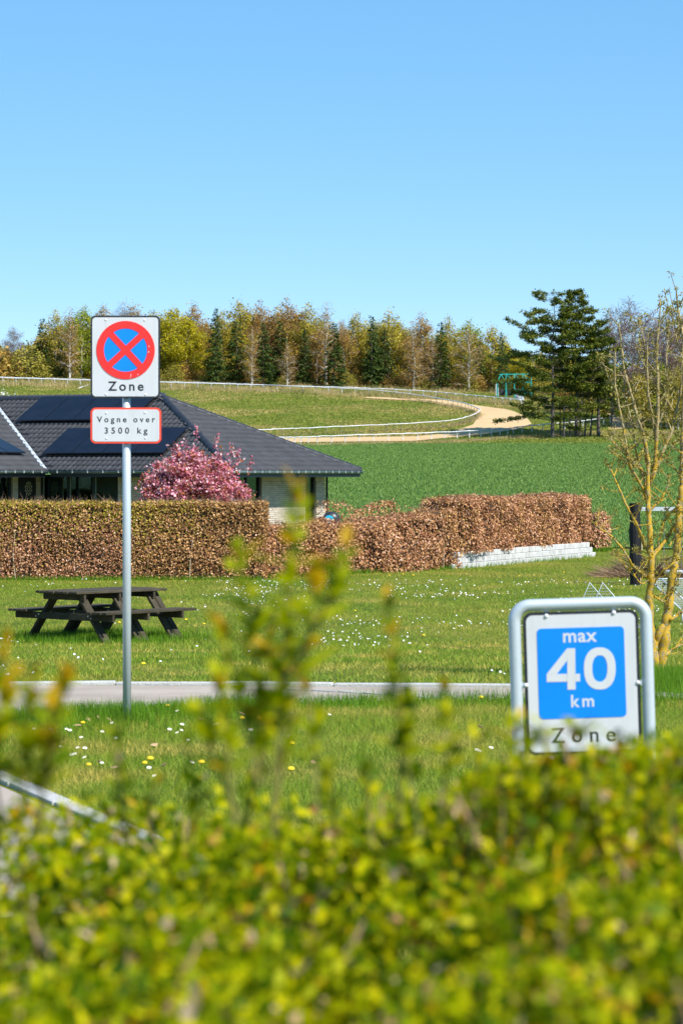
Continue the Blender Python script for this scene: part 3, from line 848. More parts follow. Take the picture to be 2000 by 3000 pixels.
def st_wing(px, py):
    o = Vector((0, 0, EYE)); dv = Vector(((px - 1000) / F, 1, (HY - py) / F))
    e1 = Vv; e2 = -U * cp + Vector((0, 0, sp)); nn = e1.cross(e2); p0 = Vector((HC.x, HC.y, ZG + ze)) - U * TT + nn * 0.15
    k = (p0 - o).dot(nn) / dv.dot(nn); h = o + dv * k - p0
    return h.dot(e1), h.dot(e2)
s_, t_ = st_wing(77, 1327); panels((-TT, 0, ze), (0, 1, 0), (-cp, 0, sp), s_ - 1.10 * 4, t_, 4, 1.10, 1.7)
# gutters, brackets, fascia
def eave(p0, p1, outv):
    p0, p1, outv = Vector(p0), Vector(p1), Vector(outv)
    g = MB(); n_ = 9
    prof = [(outv * (0.055 + 0.06 * math.cos(t)) + Vector((0, 0, -0.015 + 0.075 * math.sin(t)))) for t in np.linspace(math.pi, 2 * math.pi, n_)]
    inner = [q * 1.0 + Vector((0, 0, 0.008)) for q in prof]
    b0 = len(g.v)
    g.add([p0 + q for q in prof] + [p1 + q for q in prof], [(i, i + 1, n_ + i + 1, n_ + i) for i in range(n_ - 1)])
    g.tube([p0 + prof[-1], p1 + prof[-1]], 0.011, 6)
    o = g.build('gutter', 'gutter', house, True)
    sm = o.modifiers.new('thickness', 'SOLIDIFY'); sm.thickness = 0.004
    bb = MB(); L = (p1 - p0).length; k = 0.3
    dv = (p1 - p0).normalized()
    while k < L:
        c = p0 + dv * k + outv * 0.118 + Vector((0, 0, -0.03)); bb.box(c, (0.03 if abs(dv.x) > .5 else 0.012, 0.03 if abs(dv.y) > .5 else 0.012, 0.075)); k += 0.55
    bb.build('gutter_brackets', 'gutter_bracket', o)
    fb = MB(); a_ = p0 - outv * 0.02 + Vector((0, 0, -.115)); c_ = p1 - outv * 0.02 + Vector((0, 0, -.115)); fb.beam(a_, c_, 0.03, 0.17); fb.build('fascia', 'fascia', house)
E = [Vector(v) + Vector((0, 0, -0.01)) for v in RV[:6]]
eave(E[5] + Vector((0.12, 0, 0)), E[0] + Vector((.1, 0, 0)), (0, -1, 0)); eave(E[0], E[1], (1, 0, 0)); eave(E[4], E[5] + Vector((0, -.12, 0)), (1, 0, 0))
b = MB(); b.tube([(-OH + .06, WW - OH + .03, ze - .14), (-OH + .06, WW - OH + .03, 0)], 0.04, 8); b.build('downpipe', 'fascia', house)

# dartboard cabinet on the wing wall
bc = b_of(74.5, aL); wx = U * aL + Vv * bc + HC; zc = P(74, 1434, wx.y).z
db = thing('dartboard_cabinet', 'open black dartboard cabinet hanging on the brick wall', 'dartboard', (wx.x, wx.y, zc - .42), -PHI)
b = MB(); b.box((0.07, 0, 0.42), (0.10, 0.95, 0.9)); b.build('cabinet', 'dart_black', db)
b = MB()
for r0, r1_ in ((0.05, 0.10), (0.135, 0.165), (0.185, 0.225)):
    for k in range(20):
        if (k + (r0 > .15)) % 2: continue
        t0, t1 = 2 * math.pi * (k - .5) / 20, 2 * math.pi * (k + .5) / 20
        b.add([(0.126, r * math.cos(t), 0.45 + r * math.sin(t)) for r, t in ((r0, t0), (r1_, t0), (r1_, t1), (r0, t1))], [(0, 1, 2, 3)])
b.build('board', 'dart_cream', db)

# dark terrace screen and garden machine beside the house
tp0, tp1 = on(X(870, 65), 65), on(X(1118, 66.5), 66.5)
b = MB(); topz = P(1000, 1538, 65.7).z
dvec = tp1 - tp0; L = Vector((dvec.x, dvec.y, 0)).length; az = math.atan2(dvec.y, dvec.x)
tw = thing('terrace_planter', 'long dark flat-topped planter behind the low beech hedge', 'planter', tp0, az)
hgt_ = topz - tp0.z
b.box((L / 2, 0.35, hgt_ - 0.03), (L, 0.8, 0.06)); b.build('top_board', 'dark_board', tw)
for k in range(6):
    b = MB(); b.box((L / 2, 0.04, (k + .5) * (hgt_ - .07) / 6), (L - .1, 0.03, (hgt_ - .07) / 6 - .012)); b.build('side_board', 'dark_board', tw)
for x in (0.1, L / 2, L - .1):
    b = MB(); b.box((x, 0.38, (hgt_ - .07) / 2), (0.08, 0.6, hgt_ - .07)); b.build('post', 'dark_board', tw)
mp = P(970, 1538, 65.9); mz = topz
mo = thing('garden_machine', 'small dark machine with a turquoise wheel beside the house corner', 'garden machine', (mp.x, mp.y + .35, mz), R(0))
bm = bmesh.new(); bmesh.ops.create_uvsphere(bm, u_segments=20, v_segments=12, radius=1)
for v in bm.verts: v.co = Vector((v.co.x * .23, v.co.y * .16, max(v.co.z, -.35) * .21 + .13))
me = bpy.data.meshes.new('cover'); bm.to_mesh(me); bm.free(); new_ob('cover', me, 'plastic_dark', mo, True)
b = MB(); b.tube([(-0.06, -0.20, 0.12), (-0.06, -0.17, 0.12), (-0.06, -0.1, 0.12)], [0.105, 0.12, 0.12], 24); b.build('wheel', 'turquoise', mo, False)
b = MB(); b.box((0, -0.02, 0.035), (0.36, 0.3, 0.07)); b.build('chassis', 'plastic_dark', mo)
b = MB(); b.box((0.19, -0.05, 0.12), (0.03, 0.06, 0.05)); b.build('button', 'red_plastic', mo)

# ------------------------------------------------------------------ retaining wall of pale blocks
WA, WB = G(1318, 1668), G(1738, 1630)
dv = (WB - WA); LW = math.hypot(dv.x, dv.y); az = math.atan2(dv.y, dv.x)
rw = thing('block_wall', 'low retaining wall of pale concrete blocks under the beech hedge', 'wall', WA, az)
slope = math.atan2(WB.z - WA.z, LW)
bl, bh = 0.245, 0.145
bmh = MB(); bmh.box((0, 0, 0), (bl - .008, 0.2, bh - .006)); bme_ = bevel_mesh(bmh.mesh('block'), 0.008, 1); bme_.materials.append(M('wall_block'))
for r_ in range(3):
    n_ = int((LW - r_ * 0.38 - 0.12 * (r_ % 2)) / bl)
    for i in range(n_):
        x = (i + .5) * bl + r_ * 0.16 + 0.12 * (r_ % 2)
        o = new_ob('block', bme_, parent=rw)
        o.location = (x, random.uniform(-.012, .012) + 0.02 * r_, x * math.tan(slope) + (r_ + .4) * bh); o.rotation_euler = (0, -slope, random.uniform(-.02, .02))
# raised soil behind the wall
sb = MB(); sb.box((LW / 2, 1.0, 0.08), (LW - 0.4, 1.8, 0.5)); sb.build('soil', 'beech_core', rw)

# ------------------------------------------------------------------ hedges of the garden
def hedge(name, label, p0, p1, height, depth, mats, size, dens, z0=0.0, rough=0.06, core=True, core_mat='beech_core', gaps=0.0, stems=0, bulge=0.1, twigs=0, seed=1, group=None, stem_mat='twig_pale'):
    """p0->p1: ground line of the front face; leaves sit on an uneven box"""
    r = np.random.default_rng(seed)
    p0, p1 = Vector(p0), Vector(p1); d_ = p1 - p0; L = math.hypot(d_.x, d_.y); az = math.atan2(d_.y, d_.x)
    root = thing(name, label, 'hedge', p0, az, group)
    hs = lambda x: height if not callable(height) else height(x / L)
    slope = (p1.z - p0.z) / L
    def surf(n, top):
        x = r.uniform(0, L, n)
        hh = np.array([hs(q) for q in x]) if callable(height) else np.full(n, height)
        nz = (vnoise(x * 1.7, x * 0 + 3, seed) - .5) * 2
        if top:
            y = r.uniform(0, depth, n); z = hh + rough * (vnoise(x * 3, y * 3, seed + 5) * 2 - 1) - np.abs(r.normal(0, .05, n))
            # rounded front shoulder
            z -= 0.10 * np.clip(1 - y / 0.18, 0, 1) ** 2
            nrm = np.stack([r.normal(0, .5, n), r.normal(-.1, .5, n), np.ones(n)], 1)
        else:
            z = hh * r.uniform(0.01, 1, n)
            y = -bulge * vnoise(x * 1.6, z * 1.8, seed + 9) - 0.06 * vnoise(x * 5, z * 5, seed + 2) + np.abs(r.normal(0, .07, n)) + 0.05
            nrm = np.stack([r.normal(0, .55, n), -np.ones(n), r.normal(.2, .55, n)], 1)
        return np.stack([x, y, z + slope * x + z0], 1), unit(nrm)
    nf_ = int(L * (height if not callable(height) else height(.5)) * dens); nt_ = int(L * depth * dens * .8)
    ends = []
    for ex, sgn in ((0.0, -1), (L, 1)):
        n = int(depth * hs(min(max(ex, .01), L - .01)) * dens * .7)
        hh = hs(min(max(ex, .01), L - .01))
        y = r.uniform(0, depth, n); z = hh * r.uniform(0.02, 1, n)
        pts = np.stack([ex + sgn * 0.08 * vnoise(y * 3, z * 3, seed) - sgn * np.abs(r.normal(0, .05, n)), y, z + slope * ex + z0], 1)
        ends.append((pts, unit(np.stack([np.full(n, sgn), r.normal(0, .5, n), r.normal(.2, .5, n)], 1))))
    Pt, Nt = surf(nt_, True); Pf, Nf = surf(nf_, False)
    PP = np.concatenate([Pt, Pf] + [e[0] for e in ends]); NN = np.concatenate([Nt, Nf] + [e[1] for e in ends])
    if gaps:
        g = vnoise(PP[:, 0] * 1.3, PP[:, 2] * 1.5, seed + 20); k = r.uniform(size=len(PP)) > gaps * np.clip((g - .35) * 3, 0, 1.2); PP, NN = PP[k], NN[k]
    D = unit(np.cross(NN, rand_dirs(len(PP), r)) + 0.35 * rand_dirs(len(PP), r)); D[:, 2] -= 0.25; D = unit(D)
    Lf = size * r.uniform(.6, 1.25, len(PP)); Wf = Lf * r.uniform(.5, .75, len(PP))
    # share the leaves between the foliage materials
    sel = np.zeros(len(PP), int)
    if len(mats) > 1:
        for j, (mn, fn) in enumerate(mats[1:], 1):
            pr = fn(PP[:, 0] / L, (PP[:, 2] - z0 - slope * PP[:, 0]) / (height if not callable(height) else 1.5), PP)
            sel = np.where(r.uniform(size=len(PP)) < pr, j, sel)
    for j in range(len(mats)):
        mn = mats[j] if j == 0 else mats[j][0]
        k = sel == j
        if k.sum() < 5: continue
        V, Fc = leaf_quads(PP[k], D[k], NN[k], Lf[k], Wf[k], .12)
        tag(new_ob('foliage', mesh_np('foliage', V, Fc), mn, root), kind='stuff')
    if core:
        n_ = max(3, int(L / .5)); b = MB()
        xs = np.linspace(.06, L - .06, n_ + 1); vs = []
        for x in xs:
            h = hs(min(max(x, .01), L - .01)) - .09
            zz = slope * x + z0
            vs += [(x, .09, zz - .05), (x, .12, zz + h), (x, depth - .06, zz + h), (x, depth - .06, zz - .05)]
        fs = []
        for i in range(n_):
            for q in range(4): fs.append((i * 4 + q, i * 4 + (q + 1) % 4, (i + 1) * 4 + (q + 1) % 4, (i + 1) * 4 + q))
        fs += [(3, 2, 1, 0), (n_ * 4, n_ * 4 + 1, n_ * 4 + 2, n_ * 4 + 3)]
        b.add(vs, fs); b.build('core', core_mat, root)  # dark solid box added inside the leaves to block light
    for i in range(stems):
        x = r.uniform(.1, L - .1); y = r.uniform(0.0, .1) - bulge * .6; h = hs(x) * r.uniform(.5, .95)
        b = MB(); b.tube([(x, y + .05, slope * x + z0), (x + r.normal(0, .04), y, h * .5 + slope * x + z0), (x + r.normal(0, .1), y, h + slope * x + z0)], [.014, .010, .005], 5)
        b.build('stem', stem_mat, root)
    if twigs:
        b = MB()
        for i in range(twigs):
            x = r.uniform(0, L); y = r.uniform(0, depth); h = hs(min(max(x, .01), L - .01)) - .03
            p = Vector((x, y, h + slope * x + z0)); q = Vector((r.normal(0, .07), r.normal(0, .05), abs(r.normal(.09, .05))))
            b.tube([p, p + q * .6, p + q * 1.0 + Vector((r.normal(0, .02), 0, .02))], [.005, .004, .002], 3)
        tag(b.build('twigs', 'twig_brown', root), kind='stuff')
    return root
HL0 = on(X(-560, 57.7), 57.7); HL1 = on(X(775, 57.7), 57.7)
def pr_olive(t, h, PP):
    px = 1000 + F * (PP[:, 0] + HL0.x) / 57.7
    a = np.clip((640 - px) / 300, 0, 1) * np.clip((h - .3) * 2.0, 0.15, 1.2) * (0.35 + .8 * vnoise(PP[:, 0] * 1.6, PP[:, 2] * .8, 3))
    return np.clip(a, 0, .85)
def pr_beech(t, h, PP):
    px = 1000 + F * (PP[:, 0] + HL0.x) / 57.7
    a = np.exp(-((px - 90) / 110) ** 2) + np.exp(-((px - 270) / 60) ** 2) + .8 * np.exp(-((px - 340) / 40) ** 2) + .35
    return np.clip(a * np.clip(1.15 - h, 0, 1) * .9, 0, .9)
hedge('clipped_hedge', 'long clipped brown and olive hedge in front of the house', HL0, HL1, 1.76, 0.95, ['hedge_twiggy', ('hedge_olive', pr_olive), ('beech_dry', pr_beech)], 0.054, 1900, stems=9, twigs=700, seed=3, rough=.05, bulge=.14)
LH0 = on(X(760, 58.4), 58.4); LH1 = WA + Vector((0.15, 0.30, 0))
hedge('beech_hedge', 'low brown beech hedge right of the clipped hedge, below the house corner', LH0, LH1, lambda t: 1.17 + .04 * math.sin(t * 7) + .34 * t ** 2, 0.9, ['beech_dry', ('hedge_twiggy', lambda t, h, PP: .25 + .3 * (vnoise(PP[:, 0], PP[:, 2], 4) > .6))], 0.064, 1400, seed=5, stems=3, twigs=260, bulge=.34, rough=.13)
EH0 = WA + Vector((0.3, 0.42, 0.38)); EH1 = WB + Vector((-0.05, 0.42, 0.38))
hedge('beech_hedge', 'tall brown beech hedge growing above the pale block wall', EH0, EH1, lambda t: 1.36 + .03 * math.sin(t * 9) - .10 * max(0, (t - .9) / .1) ** 2, 1.1, ['beech_dry', ('hedge_twiggy', lambda t, h, PP: .15 + .35 * (vnoise(PP[:, 0] * 1.2, PP[:, 2], 8) > .62))], 0.066, 1350, seed=6, twigs=340, bulge=.28, rough=.09)
BH0, BH1 = on(X(1735, 77.2), 77.2), on(X(1786, 77.6), 77.6)
hedge('beech_hedge', 'small separate brown beech clump at the right end of the hedges', BH0, BH1, lambda t: 1.08 + .12 * math.sin(t * 3), 0.55, ['beech_dry', ('grass_lush', lambda t, h, PP: np.clip(.45 - h * 1.6, 0, .4))], 0.08, 900, seed=8, twigs=25, bulge=.2, rough=.1)
SH0, SH1 = on(X(945, 79), 79), on(X(1345, 81.5), 81.5)
hedge('beech_hedge', 'sparse gappy beech hedge along the edge of the green field', SH0, SH1, lambda t: 1.36 + .14 * math.sin(t * 17) + .06 * math.sin(t * 41), 0.5, ['beech_dry', ('hedge_twiggy', lambda t, h, PP: .3 + 0 * t)], 0.085, 520, core=False, gaps=1.0, stems=22, twigs=120, seed=12, bulge=.25, rough=.16, stem_mat='twig_brown')

# bird house above the back hedge
bp = P(1331, 1478, 78.0); gz = tz(bp.x, bp.y)
bh = thing('bird_house', 'small wooden bird house with pitched roof peeping over the beech hedge', 'bird house', (bp.x, bp.y, gz), R(-25))
hz_ = bp.z - gz
b = MB(); b.box((0, 0, (hz_ - .07) / 2), (0.07, 0.07, hz_ - .07)); b.build('post', 'bird_wood', bh)
b = MB(); b.prism([(-.11, hz_ - .07), (.11, hz_ - .07), (.11, hz_ + .06), (0, hz_ + .16), (-.11, hz_ + .06)], -.12, .12); b.build('box', 'bird_wood', bh)
for s in (-1, 1):
    b = MB(); b.beam((s * .17, 0, hz_ + .02), (0 + s * .006, 0, hz_ + .185), 0.32, 0.018, (0, 0, 1)); b.build('roof_board', 'bird_wood', bh)

# ------------------------------------------------------------------ trees
def limb_tree(seed, H, r0, nlimb, first, spread, up, droop=0.0, sub=4, lean=0.0, trunk_frac=1.0, twig_n=0, kink=.02):
    """skeleton: trunk polyline, limb polylines with tips; unit metres"""
    r = np.random.default_rng(seed)
    n = 12; tr = []
    for i in range(n + 1):
        t = i / n
        tr.append(Vector((lean * H * t ** 1.5 + r.normal(0, kink * H) * t * (1 - .3 * t), r.normal(0, kink * H) * t, H * trunk_frac * t)))
    rad = [max(r0 * (1 - .92 * i / n), .012) for i in range(n + 1)]
    limbs = []
    for k in range(nlimb):
        t = first + (0.97 - first) * (k + r.uniform(0, .8)) / nlimb
        f = t * n; i = min(int(f), n - 1); p = tr[i].lerp(tr[i + 1], f - i)
        az = k * 2.4 + r.uniform(-.5, .5); Lb = spread(t) * r.uniform(.75, 1.2)
        dv = Vector((math.cos(az), math.sin(az), up + r.uniform(-.2, .25))).normalized()
        pts = [p]; q = p.copy()
        for s in range(4):
            dv = (dv + Vector((r.normal(0, .13), r.normal(0, .13), r.normal(.02, .1) - droop * s * .3))).normalized()
            q = q + dv * (Lb / 4); pts.append(q.copy())
        limbs.append((pts, max(r0 * .42 * (1 - t * .75), .018)))
        for s in range(sub):
            i0 = r.integers(1, 4); p2 = pts[i0].lerp(pts[i0 + 1] if i0 < 4 else pts[i0], r.uniform(0, .9))
            dd = (dv + Vector((r.normal(0, .7), r.normal(0, .7), r.normal(.1 - droop * .5, .4)))).normalized(); L2 = Lb * r.uniform(.25, .5)
            limbs.append(([p2, p2 + dd * L2 * .5, p2 + dd * L2 + Vector((0, 0, -droop * L2 * .4))], max(r0 * .16 * (1 - t * .6), .012)))
    return tr, rad, limbs
def skeleton_mesh(name, tr, rad, limbs, seg=6, lseg=4):
    b = MB(); b.tube(tr, rad, seg)
    for pts, rr in limbs:
        n = len(pts); b.tube(pts, [rr * (1 - .75 * i / (n - 1)) for i in range(n)], lseg, cap=False)
    return b.mesh(name)
def crown_pts(limbs, n, sig, seed, start=0.35):
    r = np.random.default_rng(seed)
    segs = []; wts = []
    for pts, rr in limbs:
        for i in range(len(pts) - 1):
            if len(pts) > 3 and i < 1 and start > .3: continue
            segs.append((np.array(pts[i]), np.array(pts[i + 1]))); wts.append((pts[i + 1] - pts[i]).length)
    wts = np.array(wts) / sum(wts); ix = r.choice(len(segs), n, p=wts); t = r.uniform(size=(n, 1))
    A = np.array([s[0] for s in segs])[ix]; B = np.array([s[1] for s in segs])[ix]
    return A + (B - A) * t + r.normal(0, sig, (n, 3))
def crown_mesh(name, pts, size, seed, droop=.4, wr=(.5, .8)):
    r = np.random.default_rng(seed + 99); n = len(pts)
    D = rand_dirs(n, r); D[:, 2] -= droop; D = unit(D); N = rand_dirs(n, r); N[:, 2] += .5
    L = size * r.uniform(.5, 1.4, n)
    V, Fc = leaf_quads(pts, D, unit(N), L, L * r.uniform(wr[0], wr[1], n)); return mesh_np(name, V, Fc)
def twig_mesh(name, pts, L, W, seed, up=.5):
    """very fine twigs as slivers"""
    r = np.random.default_rng(seed + 5); n = len(pts); D = rand_dirs(n, r); D[:, 2] += up; D = unit(D)
    Ls = L * r.uniform(.4, 1.3, n); V, Fc = leaf_quads(pts, D, rand_dirs(n, r), Ls, np.full(n, W)); return mesh_np(name, V, Fc)

TREES = {}
def def_birch(kind, mat, n_leaf, sz, seeds, twig=900, sig=.38, H=16.0, wid=3.0, bark='birch_bark', sub=4, droop=.25, r0=.17):
    out = []
    for sd in seeds:
        r = np.random.default_rng(sd); w = wid * r.uniform(.85, 1.15)
        tr, rad, limbs = limb_tree(sd, H, r0, 30, .07, lambda t: w * (math.sin(min(1, t * 1.05 + .08) * math.pi) ** .6 * (1.05 - .35 * t) + .12), .75, droop, sub, lean=r.uniform(-.05, .05))
        me = skeleton_mesh('trunk', tr, rad, limbs); me.materials.append(M(bark))
        cp_ = crown_pts(limbs, n_leaf, sig, sd)
        cm = crown_mesh('crown', cp_, sz, sd) if n_leaf else None
        if cm: cm.materials.append(M(mat))
        tm = twig_mesh('twigs', crown_pts(limbs, twig, sig * .9, sd + 1), 1.1, .045, sd); tm.materials.append(M('bark_purple'))
        out.append((me, cm, tm))
    TREES[kind] = (H, out)
def_birch('olive birch', 'birch_olive', 6500, .32, (21, 22, 23), wid=3.7, sig=.5)
def_birch('brown birch', 'birch_brown', 6000, .30, (31, 32, 33), wid=3.6, sig=.5)
def_birch('green birch', 'birch_green', 7000, .34, (41, 42), wid=4.0, sig=.5)
def_birch('yellow birch', 'birch_yellow', 9000, .36, (51, 52), wid=4.4, sig=.55)
def_birch('bare birch', 'birch_brown', 250, .22, (61, 62, 63), twig=5200, sub=6, wid=3.6)
def_birch('white birch', 'birch_brown', 3200, .26, (64, 65, 66), twig=900, sub=6, wid=3.3, sig=.55, r0=.27)
def def_spruce(kind, mat, seeds, H=14.0, n_lev=34, base_r=2.7):
    out = []
    for sd in seeds:
        r = np.random.default_rng(sd)
        b = MB(); b.tube([(0, 0, 0), (0, 0, H * .5), (0, 0, H)], [.2, .11, .015], 6); me = b.mesh('trunk'); me.materials.append(M('bark_brown'))
        pts, dirs = [], []
        for k in range(n_lev):
            t = k / n_lev; z = H * (.04 + .95 * t); rr = base_r * (1 - t) ** .8 * r.uniform(.8, 1.15) + .12
            nb = int(7 - 3 * t)
            for j in range(nb):
                az = r.uniform(0, 6.28); L = rr * r.uniform(.65, 1.2); ms = max(6, int(42 * L / base_r))
                s = r.uniform(.12, 1, ms) ** .8; y = r.normal(0, .16 + .1 * (1 - s), ms) * L * .8
                dx, dy = math.cos(az), math.sin(az)
                pts.append(np.stack([dx * s * L - dy * y, dy * s * L + dx * y, z - .28 * L * s ** 1.4 + .08 * L * s ** 4 + r.normal(0, .06, ms)], 1))
                dirs.append(np.stack([np.full(ms, dx), np.full(ms, dy), np.full(ms, -.35)], 1))
        pts = np.concatenate(pts); n = len(pts); D = unit(np.concatenate(dirs) + r.normal(0, .45, (n, 3)))
        N = r.normal(0, .5, (n, 3)); N[:, 2] += 1; L = .52 * r.uniform(.5, 1.2, n)
        V, Fc = leaf_quads(pts, D, unit(N), L, L * .45, .1); cm = mesh_np('crown', V, Fc); cm.materials.append(M(mat))
        out.append((me, cm, None))
    TREES[kind] = (H, out)
def_spruce('spruce', 'spruce', (71, 72, 73))
def bush_mesh(seed, n, wid, hgt, size, mat, twig=200):
    r = np.random.default_rng(seed); pts = r.normal(0, 1, (n, 3)); pts = unit(pts) * (r.uniform(.25, 1, (n, 1)) ** .4)
    pts[:, 2] = np.abs(pts[:, 2]); k = .75 + .5 * vnoise(pts[:, 0] * 2.5 + 7, pts[:, 2] * 2.5 + pts[:, 1] * 2, seed)
    pts = pts * k[:, None] * np.array([wid, wid * .8, hgt])
    cm = crown_mesh('crown', pts, size, seed, .0); cm.materials.append(M(mat)); 
    b = MB()
    for i in range(7):
        a = r.uniform(0, 6.28); b.tube([(0.1 * math.cos(a), .1 * math.sin(a), -.05), (wid * .35 * math.cos(a), wid * .3 * math.sin(a), hgt * .5), (wid * .6 * math.cos(a), wid * .5 * math.sin(a), hgt * .85)], [.05, .035, .01], 4, False)
    me = b.mesh('stem'); me.materials.append(M('bark_brown')); return me, cm
TREES['olive bush'] = (4.0, [bush_mesh(s, 2600, 3.2, 4.0, .26, 'bush_olive') + (None,) for s in (81, 82)])
TREES['brown bush'] = (3.0, [bush_mesh(s, 1500, 2.2, 3.0, .24, 'birch_brown') + (None,) for s in (83, 84)])

def plant(name, kind, var, loc, h, label, cat, group=None, wide=1.0, rz=None):
    H, vs = TREES[kind]; me, cm, tm = vs[var % len(vs)]
    root = thing(name, label, cat, loc, random.uniform(0, 6.28) if rz is None else rz, group)
    s = h / H; root.scale = (s * wide, s * wide, s)
    new_ob('stem' if 'bush' in kind else 'trunk', me, parent=root)
    if cm: new_ob('crown', cm, parent=root)
    if tm: tag(new_ob('twigs', tm, parent=root), kind='stuff')
    return root
ORD = ['first', 'second', 'third', 'fourth', 'fifth', 'sixth', 'seventh', 'eighth', 'ninth', 'tenth', 'eleventh', 'twelfth', 'thirteenth', 'fourteenth', 'fifteenth', 'sixteenth', 'seventeenth', 'eighteenth', 'nineteenth', 'twentieth']
WOOD = [(40, 955, 'bare birch', 1.2), (60, 1025, 'olive bush', 1.6), (-40, 1010, 'brown bush', 1.5), (125, 928, 'spruce', 1.0), (165, 905, 'olive birch', 1.0), (178, 978, 'spruce', .8), (130, 1050, 'olive bush', 1.1), (205, 900, 'white birch', 1.0), (240, 893, 'green birch', 1.0), (262, 960, 'green birch', 1.1),
        (305, 890, 'brown birch', 1.1), (350, 884, 'bare birch', 1.0), (400, 890, 'brown birch', 1.2), (450, 905, 'olive birch', 1.1), (515, 900, 'yellow birch', 1.25), (548, 925, 'yellow birch', 1.1), (572, 884, 'brown birch', 1.0), (606, 930, 'brown birch', 1.1), (632, 896, 'spruce', .8), (650, 905, 'olive birch', .9), (700, 876, 'olive birch', 1.15), (693, 930, 'spruce', 1.15), (738, 955, 'white birch', .9), (762, 878, 'brown birch', .9), (772, 938, 'spruce', 1.0), (820, 932, 'spruce', 1.1), (842, 872, 'brown birch', 1.1), (842, 1000, 'white birch', .9), (895, 958, 'spruce', .9), (902, 884, 'olive birch', 1.1), (928, 955, 'brown birch', 1.0), (955, 886, 'white birch', .9), (978, 940, 'spruce', 1.1), (1008, 935, 'brown birch', .8), (1046, 910, 'olive birch', 1.0), (1088, 918, 'spruce', .8), (1098, 950, 'spruce', 1.0), (1140, 905, 'olive birch', 1.2), (1128, 960, 'spruce', 1.1), (1170, 940, 'olive birch', 1.0), (1212, 965, 'white birch', 1.2), (1236, 915, 'brown birch', 1.1), (1290, 938, 'spruce', 1.0), (1268, 990, 'white birch', .9), (1310, 925, 'olive birch', 1.0), (1372, 950, 'white birch', 1.1), (1375, 935, 'green birch', 1.0), (1408, 978, 'spruce', .7), (1440, 950, 'olive birch', 1.2), (1486, 1000, 'yellow birch', .9), (1470, 968, 'spruce', .8), (1535, 1025, 'yellow birch', 1.0), (1590, 1020, 'olive birch', 1.2), (1650, 1010, 'olive birch', 1.2)]
cnt = {}
NM = {'olive birch': 'birch_tree', 'brown birch': 'birch_tree', 'green birch': 'birch_tree', 'yellow birch': 'birch_tree', 'bare birch': 'birch_tree', 'white birch': 'birch_tree', 'spruce': 'spruce_tree', 'olive bush': 'bush', 'brown bush': 'bush'}
DESC = {'olive birch': 'olive leafing birch', 'brown birch': 'brown budding birch', 'green birch': 'fresh green birch', 'yellow birch': 'bushy yellow-green birch', 'bare birch': 'bare birch with purplish twigs', 'white birch': 'thin-leaved birch with white stem', 'spruce': 'dark green spruce', 'olive bush': 'round olive bush', 'brown bush': 'brown bush'}
for i, (px, top, kind, wd) in enumerate(sorted(WOOD)):
    d_ = 523 + (i * 7 % 11) * 1.0 - {'spruce': 14, 'bare birch': 10, 'white birch': 13, 'yellow birch': 9, 'olive bush': 9, 'brown bush': 9}.get(kind, 0) + (5.5 if kind == 'spruce' and i % 2 else 0)
    x = X(px, d_); z = tz(x, d_); h = EYE + (HY - top) / F * d_ - z
    k = cnt.get(kind, 0); cnt[kind] = k + 1
    plant(NM[kind], kind, i, (x, d_, z - .1), h, '%s from the left along the front of the wood, %s' % (ORD[min(k, 19)], DESC[kind]), 'bush' if 'bush' in kind else 'tree', 'front trees of the wood', wd)
SKY_PX = [-150, 0, 60, 120, 200, 250, 430, 560, 640, 700, 830, 930, 980, 1050, 1150, 1250, 1300, 1400, 1500, 1600, 1750, 2150]
SKY_PY = [990, 975, 990, 940, 915, 905, 895, 898, 935, 890, 885, 895, 940, 920, 915, 930, 935, 958, 985, 1010, 1015, 1000]
px = -420
while px < 1760:
    for row_, (d0, add) in enumerate(((536, 14), (552, 22))):
        d_ = d0 + random.uniform(-4, 4); q = px + row_ * 13 + random.uniform(-8, 8)
        kind = random.choices(['olive birch', 'brown birch', 'spruce', 'green birch'], [4, 4, 1.6, .5])[0]
        top = np.interp(q, SKY_PX, SKY_PY) + add + random.uniform(0, 30); x = X(q, d_); z = tz(x, d_)
        plant(NM[kind], kind, random.randint(0, 5), (x, d_, z - .1), EYE + (HY - top) / F * d_ - z, 'tree standing deep in the wood behind the front row', 'tree', 'trees deep in the wood', 1.15)
    px += 31
for i, px in enumerate(range(-420, 1760, 34)):
    d_ = 531 + random.uniform(-2, 3); q = px + random.uniform(-10, 10); x = X(q, d_)
    plant('bush', random.choice(['olive bush', 'brown bush']), i, (x, d_, tz(x, d_) - .1), random.uniform(4.5, 8.0), 'tall shrub between the trunks inside the wood', 'bush', 'shrubs inside the wood', 1.1)
for i, px in enumerate(range(-420, 1720, 46)):
    d_ = 518 + random.uniform(-1.5, 4); q = px + random.uniform(-14, 14)
    x = X(q, d_); kind = random.choice(['olive bush', 'brown bush', 'brown bush'])
    plant('bush', kind, i, (x, d_, tz(x, d_) - .1), random.uniform(2.0, 4.2), 'low brown-olive undergrowth bush at the foot of the wood', 'bush', 'undergrowth along the wood', random.uniform(.8, 1.2))
